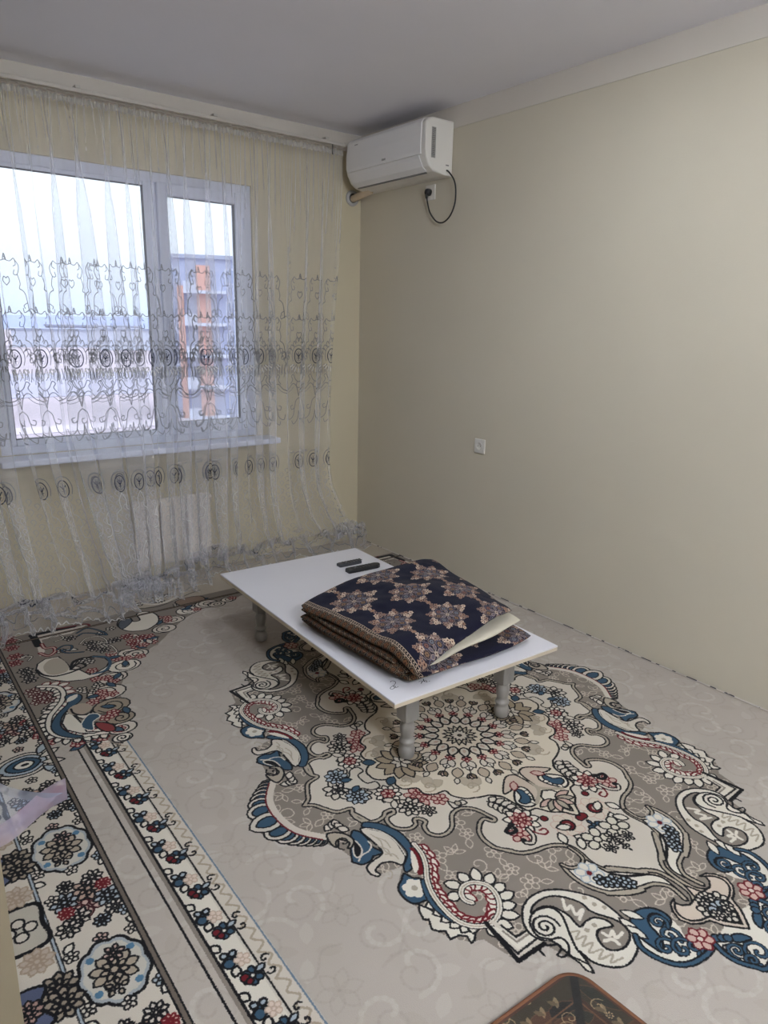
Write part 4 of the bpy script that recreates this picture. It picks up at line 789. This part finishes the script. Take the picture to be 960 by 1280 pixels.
at_world(pad('under_fold', qt, M_quilt, ((-1.488, -2.330), (-1.33, -2.335), (-1.29, -1.70), (-1.517, -1.725)), m1, lambda u, v: .028, uv_left(.25, .66, .01), p=5, wr=.003, seed=3, nu=50), qt)
m2 = lambda x, y, u, v: TZ+.074+.004*math.sin(v*7+1)-.012*max(0, .35-v)/.35
at_world(pad('middle_fold', qt, M_quilt, ((-1.476, -2.300), (-1.31, -2.26), (-1.27, -1.68), (-1.512, -1.72)), m2, lambda u, v: .027, uv_left(.25, .66, .03), p=5, wr=.003, seed=5, nu=50), qt)
def mtop(x, y, u, v):
    base = TZ+.098+.038*math.sin(PI*min(1, u*.72))**.9+.004*u
    near = max(0, 1-v/.22); base -= near**1.7*(.052*(1-u)**1.6+.004)            # near edge sags, most at the left corner
    return base+.005*math.sin(u*9+v*5)+.004*math.sin(v*12+u*3)-.012*max(0, u-.8)/.2
at_world(pad('top_layer', qt, M_quilt, ((-1.462, -2.392), (-.880, -2.302), (-.745, -1.66), (-1.515, -1.715)), mtop, lambda u, v: .036, uv_left(.72, .70, .045, .03), p=8, wr=.007, seed=9, nu=130, nv=110), qt)
# ------------------------------------------------------------------ brown mat in the foreground
MW = mat_image(); IM_m = image('mat_pattern', MW); M_mat = woven('mat_cloth', IM_m, rough=0.9, wob=.0006, pile=.4, size=(.8, .8), dark=.1)
mc = Vector((-1.643, -3.205)); aL = on_plane(617, 1280, 2, 0.02); aR = on_plane(806, 1280, 2, 0.02); top_ = on_plane(715, 1208, 2, 0.02)
d1 = Vector((aL[0]-top_[0], aL[1]-top_[1])).normalized(); d2 = Vector((aR[0]-top_[0], aR[1]-top_[1])).normalized()
ang = math.atan2(d2.y, d2.x); 
fm = tag(empty('floor_mat', (top_[0], top_[1], 0.0)), 'brown leaf-patterned mat with a rounded piped corner lying on the carpet in the foreground', 'mat')
# rounded-corner outline in a frame spanned by d1, d2
Lm = .62; R_ = .055
def mp_(a, b): return (d1.x*a+d2.x*b, d1.y*a+d2.y*b)
out_ = [(R_*(1-math.sin(t)), R_*(1-math.cos(t))) for t in np.linspace(0, PI/2, 9)]+[(0.0, R_)]
ring = [(Lm, 0.0)]+[(R_*(1-math.cos(t)), R_*(1-math.sin(t))) for t in np.linspace(PI/2, 0, 9)][0:]+[(0.0, Lm), (Lm, Lm)]
bm = bmesh.new(); uvl = bm.loops.layers.uv.new('UVMap')
tp_ = [bm.verts.new((*mp_(a, b), .020)) for a, b in ring]; bt_ = [bm.verts.new((*mp_(a, b), .001)) for a, b in ring]; n = len(ring)
ft = bm.faces.new(tp_); bm.faces.new(bt_)
for i in range(n): bm.faces.new((tp_[i], tp_[(i+1) % n], bt_[(i+1) % n], bt_[i]))
for f in bm.faces:
    for l in f.loops:
        k = (tp_+bt_).index(l.vert) % n; l[uvl].uv = (ring[k][1], ring[k][0])
obj('mat_body', bm, M_mat, fm)
bm = bmesh.new(); tube(bm, [(*mp_(a, b), .016) for a, b in ring[:-1]], .006, 8); o = obj('piping', bm, mat('brown_piping', srgb(104, 66, 44), .8), fm, True)
# ------------------------------------------------------------------ air conditioner
M_ac = mat('ac_plastic', srgb(226, 224, 224), 0.33, 0.012, 3, spec=0.5); M_ac2 = mat('ac_plastic_shell', srgb(224, 220, 214), 0.4, 0.012, 3, spec=0.5); M_gr = mat('ac_grey', srgb(120, 118, 118), 0.5)
ac = tag(empty('air_conditioner', (0.0, -0.50, 2.30)), 'white split air conditioner on the right wall just under the ceiling', 'air conditioner')
def acp(name, bm, m, sm=False, parent=None): o = obj(name, bm, m, parent or ac, sm); o.location = (0, .50, -2.30) if parent is None else (0, 0, 0); return o
Y0, Y1 = -0.868, -0.128
shell = [(0, 2.572), (-.150, 2.572), (-.186, 2.562), (-.198, 2.545), (-.203, 2.48), (-.203, 2.41), (-.197, 2.375), (-.170, 2.33), (-.135, 2.308), (-.06, 2.296), (0, 2.296)]
bm = bmesh.new(); prism_y(bm, shell, Y0, Y1, .010); acp('body', bm, M_ac2, False)
pan = [(-.150, 2.5755), (-.188, 2.5655), (-.2035, 2.546), (-.2085, 2.48), (-.2085, 2.405), (-.2060, 2.388), (-.198, 2.388), (-.198, 2.54), (-.182, 2.558), (-.15, 2.567)]
bm = bmesh.new(); prism_y(bm, pan, Y0+.034, Y1-.012, .003); acp('front_panel', bm, M_ac)
lou = [(-.2052, 2.384), (-.200, 2.368), (-.176, 2.330), (-.146, 2.309), (-.141, 2.314), (-.170, 2.337), (-.193, 2.372), (-.197, 2.384)]
bm = bmesh.new(); prism_y(bm, lou, Y0+.05, Y1-.03, .002); acp('louvre', bm, M_ac)
acp('air_slot', bx(-.142, -.132, Y0+.06, Y1-.04, 2.3035, 2.3105), M_gr)
bm = bmesh.new()
for k in range(26): box(bm, -.145, -.03, Y0+.05+k*.025, Y0+.058+k*.025, 2.571, 2.5745)
acp('intake_grille', bm, M_gr)
M_lab = mat('label_print', srgb(150, 147, 143), 0.5); M_lab2 = mat('label_lines', srgb(95, 92, 92), 0.5)
st = acp('rating_label', bx(-.160, -.130, Y0-.0006, Y0+.0002, 2.372, 2.522), M_lab); st['label'] = 'narrow grey printed rating label on the right end'
bm = bmesh.new(); rr = random.Random(2)
for k in range(16): box(bm, -.157+rr.uniform(0, .006), -.134-rr.uniform(0, .008), Y0-.0012, Y0-.0006, 2.378+k*.009, 2.3815+k*.009)
acp('label_lines', bm, M_lab2, parent=st)
for (x, z, w, h) in ((0, 2.408, 0.036, .011), (1, 2.530, .034, .006)):
    bm = bmesh.new(); yc = -.512 if x == 0 else -.235; n_ = 4 if x == 0 else 8
    for k in range(n_):
        y = yc+w/2-k*w/n_; c0 = w/n_*.72; xx = -.2092 if x == 0 else -.2050
        if k % 2: box(bm, xx, xx+.004, y-c0, y, z-h*.15, z+h*.15)
        box(bm, xx, xx+.004, y-c0*.3, y, z-h/2, z+h/2); box(bm, xx, xx+.004, y-c0, y-c0*.75, z-h/2, z+h/2)
    o = acp('badge', bm, M_gr); o['label'] = 'small grey maker badge' if x == 0 else 'small grey printed word'
acp('end_notch', bx(-.052, -.030, Y0-.001, Y0+.002, 2.345, 2.351), M_gr)
# pipe through the window wall, with its rosette
pp = tag(empty('refrigerant_pipe', (-0.068, 0.0, 2.278)), 'beige wrapped pipe running from the air conditioner into the window wall', 'pipe')
bm = bmesh.new(); tube(bm, [(-.070, .0, 2.272), (-.068, -.03, 2.276), (-.064, -.10, 2.288), (-.060, -.19, 2.302)], .021, 16); o = obj('insulation', bm, mat('pipe_wrap', srgb(196, 176, 150), .7, .06, 30, .3, 80), pp, True); o.location = (.068, 0, -2.278)
bm = bmesh.new(); lathe(bm, [(.030, -.011), (.046, -.009), (.048, 0.0)], (0, 0, 0), 32, 'Y'); obj('rosette', bm, mat('rosette_plastic', srgb(168, 166, 166), .5), pp, True)
bm = bmesh.new(); lathe(bm, [(.0285, -.0125), (.029, -.0105)], (0, 0, 0), 28, 'Y'); obj('hole_ring', bm, M_dark, pp, True)
# outlet with the plugged lead
M_sock = mat('socket_plastic', srgb(214, 210, 203), 0.4, 0.01, 5)
def socket(y, z, label):
    s = tag(empty('wall_socket', (0.0, y, z)), label, 'socket'); w = .041
    obj('faceplate', bx(-.009, -.0, -w, w, -w, w, .004, 3), M_sock, s)
    bm = bmesh.new(); lathe(bm, [(.0, -.0095), (.0195, -.0095), (.0205, -.0115), (.0225, -.0115), (.023, -.009)], (0, 0, 0), 28, 'X', caps=False); obj('socket_well', bm, M_sock, s, True)
    for d in (-.0095, .0095):
        bm = bmesh.new(); lathe(bm, [(.0028, -.0101), (.0028, -.0094)], (0, d, 0), 10, 'X'); obj('pin_hole', bm, M_dark, s)
    return s
socket(-1.201, .843, 'white square wall socket low on the bare right wall')
socket(-.695, 2.236, 'white square wall socket under the air conditioner with a black plug in it')
pc = tag(empty('power_cord', (-.02, -.695, 2.236)), 'black power cord with plug looping from the air conditioner to the socket', 'cord')
cp_ = [(-.045, -.870, 2.322), (-.046, -.889, 2.312), (-.04, -.925, 2.27), (-.035, -.938, 2.22), (-.03, -.930, 2.15), (-.028, -.893, 2.09), (-.027, -.835, 2.062), (-.027, -.775, 2.075), (-.027, -.722, 2.125), (-.028, -.698, 2.18), (-.031, -.694, 2.212)]
bm = bmesh.new(); tube(bm, catmull(cp_, 7), .0042, 8); o = obj('cable', bm, M_dark, pc, True); o.location = (.02, .695, -2.236)
bm = bmesh.new(); lathe(bm, [(.019, .008), (.019, -.012), (.014, -.020), (.006, -.022)], (0, 0, 0), 22, 'X'); tube(bm, [(-.012, .0, -.010), (-.013, 0, -.024), (-.013, 0, -.034)], [.010, .008, .006], 10); obj('plug', bm, M_dark, pc, True)
# ------------------------------------------------------------------ net curtain
LC = lace_image(); IM_l = image('lace_pattern', LC)
def net_mat(name, cover, im=None, per=(.20, 2.75), tint=(.86, .87, .90), trans=.55):
    m = bpy.data.materials.new(name); m.use_nodes = True; t = m.node_tree; t.nodes.clear(); Nn = t.nodes.new; Lk = t.links.new
    def mth(op, a, b=None, clamp=False):
        n = Nn('ShaderNodeMath'); n.operation = op; n.use_clamp = clamp
        for i, v in enumerate((a, b)):
            if v is None: continue
            if isinstance(v, (int, float)): n.inputs[i].default_value = v
            else: Lk(v, n.inputs[i])
        return n.outputs[0]
    o = Nn('ShaderNodeOutputMaterial'); uv = Nn('ShaderNodeUVMap'); uv.uv_map = 'UVMap'
    geo = Nn('ShaderNodeNewGeometry'); dt = Nn('ShaderNodeVectorMath'); dt.operation = 'DOT_PRODUCT'; Lk(geo.outputs['Normal'], dt.inputs[0]); Lk(geo.outputs['Incoming'], dt.inputs[1])
    cs = mth('MAXIMUM', mth('ABSOLUTE', dt.outputs['Value']), 0.28)
    nz = Nn('ShaderNodeTexNoise'); nz.inputs['Scale'].default_value = 40; nz.inputs['Detail'].default_value = 3; Lk(uv.outputs[0], nz.inputs[0])
    c0 = mth('MULTIPLY', mth('ADD', mth('MULTIPLY', nz.outputs['Fac'], .35), .825), cover)
    al = mth('SUBTRACT', 1.0, mth('POWER', mth('SUBTRACT', 1.0, c0), mth('DIVIDE', 1.0, cs)))      # more thread is crossed where the net turns edge-on
    rgb = Nn('ShaderNodeRGB'); rgb.outputs[0].default_value = (*tint, 1)
    df = Nn('ShaderNodeBsdfDiffuse'); tl = Nn('ShaderNodeBsdfTranslucent'); ms = Nn('ShaderNodeMixShader'); ms.inputs[0].default_value = trans; tr = Nn('ShaderNodeBsdfTransparent'); mx = Nn('ShaderNodeMixShader')
    if im:
        s4 = Nn('ShaderNodeVectorMath'); s4.operation = 'DIVIDE'; s4.inputs[1].default_value = (per[0], per[1], 1); Lk(uv.outputs[0], s4.inputs[0])
        ti = Nn('ShaderNodeTexImage'); ti.image = im; ti.extension = 'REPEAT'; Lk(s4.outputs[0], ti.inputs[0])
        mc_ = Nn('ShaderNodeMixRGB'); Lk(ti.outputs['Alpha'], mc_.inputs[0]); Lk(rgb.outputs[0], mc_.inputs[1]); Lk(ti.outputs['Color'], mc_.inputs[2]); colr = mc_.outputs[0]
        al = mth('MAXIMUM', al, mth('MULTIPLY', ti.outputs['Alpha'], .95))
    else: colr = rgb.outputs[0]
    Lk(colr, df.inputs[0]); Lk(colr, tl.inputs[0]); Lk(df.outputs[0], ms.inputs[1]); Lk(tl.outputs[0], ms.inputs[2])
    Lk(al, mx.inputs[0]); Lk(tr.outputs[0], mx.inputs[1]); Lk(ms.outputs[0], mx.inputs[2]); Lk(mx.outputs[0], o.inputs[0]); return m
M_net = net_mat('curtain_net', .19, IM_l, tint=(.90, .90, .96))
rnd = random.Random(11)
NS, NT = 1100, 120
# irregular pleats: phase as a running sum of random pleat widths over the rail
XL, XR = -2.66, -0.215
brk = [XL-.1]; amp = []
while brk[-1] < XR+.1: w_ = rnd.uniform(.06, .145); brk.append(brk[-1]+w_); amp.append(w_/.13*rnd.choice((.45, 1.0, 1.2, 1.35, 1.5)))
amp.append(1.0); brk = np.array(brk); amp = np.array(amp)
s_ = np.linspace(0, 1, NS); xr = XL+(XR-XL)*s_
ph = np.interp(xr, brk, np.arange(len(brk)))*2*PI; am = np.interp(xr, (brk[:-1]+brk[1:])/2, amp[:len(brk)-1])
am *= np.interp(xr, [-2.66, -1.2, -.75, -.2], [1, 1, .75, .45])
Ltot = 2.75
hem = lambda x: np.interp(x, [-2.66, -2.35, -2.2, -2.05, -1.87, -1.76, -1.66, -1.5, -1.3, -1.1, -.8, -.42, -.2, 0.0], [-.50, -.50, -.50, -.47, -.56, -.46, -.40, -.42, -.30, -.24, -.24, -.24, -.27, -.24])
P = np.zeros((NT, NS, 3)); T = np.linspace(0, 1, NT)**1.0
xb_r = lambda z: np.interp(z, [0, .06, .25, .45, .62, 1.0, 1.3, 2.0, 2.55], [-.06, -.07, -.22, -.315, -.345, -.335, -.315, -.25, -.215])
for j in range(NT):
    l = Ltot*(1-T[j])                                      # fabric height above the hem
    z = 2.508-(Ltot-l)*1.0; flo = 0.0
    zz = np.full(NS, max(z, 0.0))
    # base line x: right edge follows its own line, pull-in near the floor
    xR_ = xb_r(max(z, 0)); w = np.clip((xr+1.3)/1.08, 0, 1)**1.6; xbse = xr+(xR_-XR)*w
    low = np.clip((0.95-z)/0.95, 0, 1)
    xbse = xbse+0.10*low*np.exp(-((xr+2.05)/.35)**2)-.07*low**1.5*np.exp(-((xr+1.45)/.25)**2)+.03*np.clip((2.4-z)/2.4, 0, 1)*np.clip((-xr-1.2)/1.2, 0, 1)*2
    hy = hem(xbse); 
    prog = np.clip((0.80-z)/0.80, 0, 1)**1.7              # cloth swings forward below the sill
    y = -.118+(-.175+.118)*np.clip((2.5-z)/1.5, 0, 1)+(hy+.10+.175)*prog
    if z < 0:                                              # on the floor: runs forward, buckling
        d = min(1.0, -z/0.23); y = (hy+.10)-.10*d; 
    A = (.012+.040*np.clip((2.5-z)/.5, 0, 1))*am*(1-.30*low); B = (.010+.010*np.clip((2.5-z)/.8, 0, 1)+.012*low)*np.minimum(am, 1.1)
    if z > 1.9: g = (z-1.9)/.62
    else: g = 0
    X_ = xbse+A*np.sin(ph)*(1+.25*math.sin(z*2.1))+.006*np.sin(ph*.37+z*3)
    Y_ = y+B*np.cos(ph)*(1-.5*g)+g*.007*np.sin(xr*2*PI/.022)
    Zb = np.zeros(NS)
    nn = np.array([mnoise.noise(Vector((x*7, l*9, 1.7))) for x in xbse[::4]]); nn = np.interp(xbse, xbse[::4], nn) if np.all(np.diff(xbse) > 0) else np.repeat(nn, 4)[:NS]
    n2 = np.repeat(np.array([mnoise.noise(Vector((x*19, l*17, 8.7))) for x in xbse[::4]]), 4)[:NS]
    k = np.clip((.38-z)/.38, 0, 1)
    zf = np.maximum(z, 0.0); heap = np.clip(1-abs(z)/.16, 0, 1)
    if z < .14:                                            # heap of cloth above the floor
        q = (.14-z)/.37; zf = .085*(1-q)+.014+.10*q*(1-q)*2
        Zb = np.full(NS, zf)+(nn*.075+n2*.035)*(.35+math.sin(PI*min(1, q*1.05)))
        zz = np.maximum(Zb, .004+.004*(1-q))
    else: zz = np.full(NS, z)+nn*.01*k
    X_ = X_+k*nn*.06; Y_ = Y_+k*(n2*.045+nn*.05)
    Y_ = np.minimum(Y_, -.095) if z > .0 else Y_
    Y_ = np.where(z < .9, np.minimum(Y_, -.168-.02*np.clip((.9-z)/.2, 0, 1) if z > .72 else -.15), Y_)
    P[j, :, 0] = np.minimum(X_, -.012); P[j, :, 1] = Y_; P[j, :, 2] = zz
mid_ = P[int(NT*.5)]; dl = np.linalg.norm(np.diff(mid_, axis=0), axis=1); arc = np.concatenate([[0], np.cumsum(dl)])*.97
UV = np.zeros((NT, NS, 2)); UV[..., 0] = arc[None]; UV[..., 1] = (Ltot*(1-T))[:, None]*.985+.01
cu = tag(empty('net_curtain', (-1.4, -.118, 2.52)), 'sheer white embroidered net curtain hanging over the window and pooling on the carpet', 'curtain')
me = grid_mesh('net_panel', P, UV); o = link('net_panel', me, M_net, cu); o.location = (1.4, .118, -2.52)
# gathered heading tape
hd = np.zeros((3, 900, 3)); xx = np.linspace(XL, XR, 900)
for j, z in enumerate((2.516, 2.505, 2.488)): hd[j, :, 0] = xx; hd[j, :, 1] = -.118+(.004+.004*j)*np.sin(xx*2*PI/.022)+.003*np.sin(xx*41); hd[j, :, 2] = z+.004*np.sin(xx*2*PI/.031)
me = grid_mesh('heading_tape', hd, hd[..., [0, 2]]); o = link('heading_tape', me, net_mat('tape_net', .55, tint=(.62, .60, .58), trans=.3), cu); o.location = (1.4, .118, -2.52)
# ------------------------------------------------------------------ sheer door curtain, its corner just reaching into view
dv = tag(empty('door_curtain', (-2.80, -2.745, 2.05)), 'sheer bluish door curtain with a lilac hem hanging at the left wall end', 'curtain')
M_veil = net_mat('veil_net', .26, tint=(.56, .62, .80), trans=.5); M_hem = net_mat('veil_hem', .38, tint=(.66, .55, .70), trans=.45)
g3 = lambda x, y: on_plane(x, y, 1, -2.735)
A_, B_, C2_ = g3(80, 984), g3(0, 1042), g3(-60, 1080)
nA, nB = 60, 40; Q = np.zeros((nB, nA, 3)); HM = np.zeros((8, nA, 3))
for i in range(nA):
    s = i/(nA-1); bot = np.array(A_)*(1-s)+np.array(C2_)*s
    top0 = np.array((-2.738-.10*s, -2.735, 2.05))
    for j in range(nB):
        t = (j/(nB-1))**1.8; q = bot.copy(); q[0] = bot[0]-.155*(1-math.exp(-t*24)); q[2] = bot[2]+(2.05-bot[2])*t
        q[1] = -2.735-.02+.007*math.sin(s*9+t*2)*(.3+.7*(1-t)); Q[j, i] = q
    for j in range(8):
        t = j/7*.045; q = bot.copy(); q[2] += t*1.0-.012; q[1] = Q[0, i, 1]-.002; HM[j, i] = q
me = grid_mesh('veil_panel', Q); o = link('veil_panel', me, M_veil, dv); o.location = -Vector(dv.location)
me = grid_mesh('hem_band', HM, HM[..., [0, 2]]); o = link('hem_band', me, M_hem, dv); o.location = -Vector(dv.location); o['label'] = 'opaque lilac hem band'
M_veil.node_tree.nodes['UV Map'].uv_map = ''
bm = bmesh.new(); lathe(bm, [(.008, -4.45), (.008, -2.70)], (0, -2.735, 2.06), 12, 'X')
# ------------------------------------------------------------------ outside
M_gnd = mat('pale_ground', srgb(142, 132, 146), .95, .22, .05); M_bl = mat('facade_pale', srgb(150, 156, 186), .9, .04, .3); M_or = mat('facade_orange', srgb(190, 142, 130), .9, .05, .5); M_wn = mat('far_window_glass', srgb(132, 142, 176), .6); M_bal = mat('balcony_white', srgb(176, 180, 200), .8); M_far = mat('hazy_hills', srgb(128, 138, 176), 1, .03, .01); M_rf = mat('roof_grey', srgb(140, 146, 170), .9); M_tr = mat('tree_crown', srgb(116, 128, 124), 1, .2, 1.2)  # far tones kept pale and bluish: distance haze is mixed into the colours
GZ = -8.0
struct('ground', bx(-400, 500, 6, 900, GZ-.5, GZ), M_gnd)
bm = bmesh.new(); rr = random.Random(8)
vs = []
for i in range(60):
    x = -420+i*18; h = 7+5*mnoise.noise(Vector((i*.21, 0, 0)))+3*mnoise.noise(Vector((i*.8, 2, 0))); vs.append((bm.verts.new((x, 640+40*math.sin(i), GZ)), bm.verts.new((x, 660+40*math.sin(i), GZ+4+h)), bm.verts.new((x, 720, GZ))))
for a, b in zip(vs, vs[1:]): bm.faces.new((a[0], b[0], b[1], a[1])); bm.faces.new((a[1], b[1], b[2], a[2]))
struct('hills', bm, M_far, smooth=True)
def tower(c, az, w, d, z1, name_label, orange=True, fl=3.0, stair=True):
    b = tag(empty('apartment_building', (c[0], c[1], GZ), az), name_label, 'building'); Hh = z1-GZ; nf = int(Hh/fl)
    obj('wall', bx(-w/2, w/2, 0, d, 0, Hh), M_bl, b); obj('roof', bx(-w/2-.3, w/2+.3, -.3, d+.3, Hh, Hh+.35), M_rf, b)
    cols = [-w/2+1.8+k*2.9 for k in range(int((w-2)/2.9)+1)]
    for f in range(nf):
        z = f*fl+.9
        for k, x in enumerate(cols):
            if orange and k in (1,): continue
            p = obj('window', bx(x-.75, x+.75, -.06, .02, z, z+1.45), M_bal, b); obj('pane', bx(x-.62, x+.62, -.09, -.05, z+.12, z+1.33), M_wn, p)
    if orange:
        x = cols[1]; obj('facade_strip', bx(x-.55, x+.75, -.35, .0, 0, Hh-.6), M_or, b); obj('facade_strip', bx(x-2.35, x-1.75, -.35, .0, 0, Hh-2.5), M_or, b)
        for f in range(nf):
            q = obj('balcony', bx(x-1.75, x+2.2, -1.3, -.0, f*fl+.0, f*fl+.28), M_bal, b)
            obj('railing', bx(x-1.75, x-.6, -1.28, -1.22, f*fl+.28, f*fl+1.1), M_bal, q)
    return b
dirv = np.array(on_plane(256, 420, 1, 50.0)); 
def at_px(px, dist):
    d = CF+CR*(px-480)/CAMP[0]-CU*(420-640)/CAMP[0]; d = d/np.linalg.norm(d[:2]); q = CC+d*dist; return (q[0], q[1]), math.atan2(d[1], d[0])-PI/2
c_, a_ = at_px(262, 73); tower(c_, a_, 10.4, 10, 7.2, 'tall pale apartment block with orange strips and white balconies seen through the right sash')
for i, (px, dist, w, z1, lab) in enumerate(((70, 260, 26, -2.6, 'low pale block far off behind the left pane, leftmost'), (118, 300, 34, -1.6, 'long pale block far off near the middle of the left pane'), (165, 240, 20, -1.9, 'small pale block far off at the right of the left pane'))):
    c_, a_ = at_px(px, dist); b = tag(empty('distant_building', (c_[0], c_[1], GZ), a_), lab, 'building', 'low blocks on the horizon'); obj('wall', bx(-w/2, w/2, 0, 10, 0, z1-GZ), M_bal if i != 1 else M_bl, b); obj('roof', bx(-w/2-.4, w/2+.4, -.4, 10.4, z1-GZ, z1-GZ+.6), M_rf, b)
# streets and yards: long pale strips on the ground
for i, (y0, y1, m_) in enumerate(((28, 34, srgb(128, 132, 158)), (60, 64, srgb(160, 152, 166)), (90, 130, srgb(132, 130, 154)))):
    struct('road' if i < 2 else 'field', bx(-120, 260, y0, y1, GZ, GZ+.06), mat('road_surface_%s' % 'abc'[i], m_, .9, .08, .1))
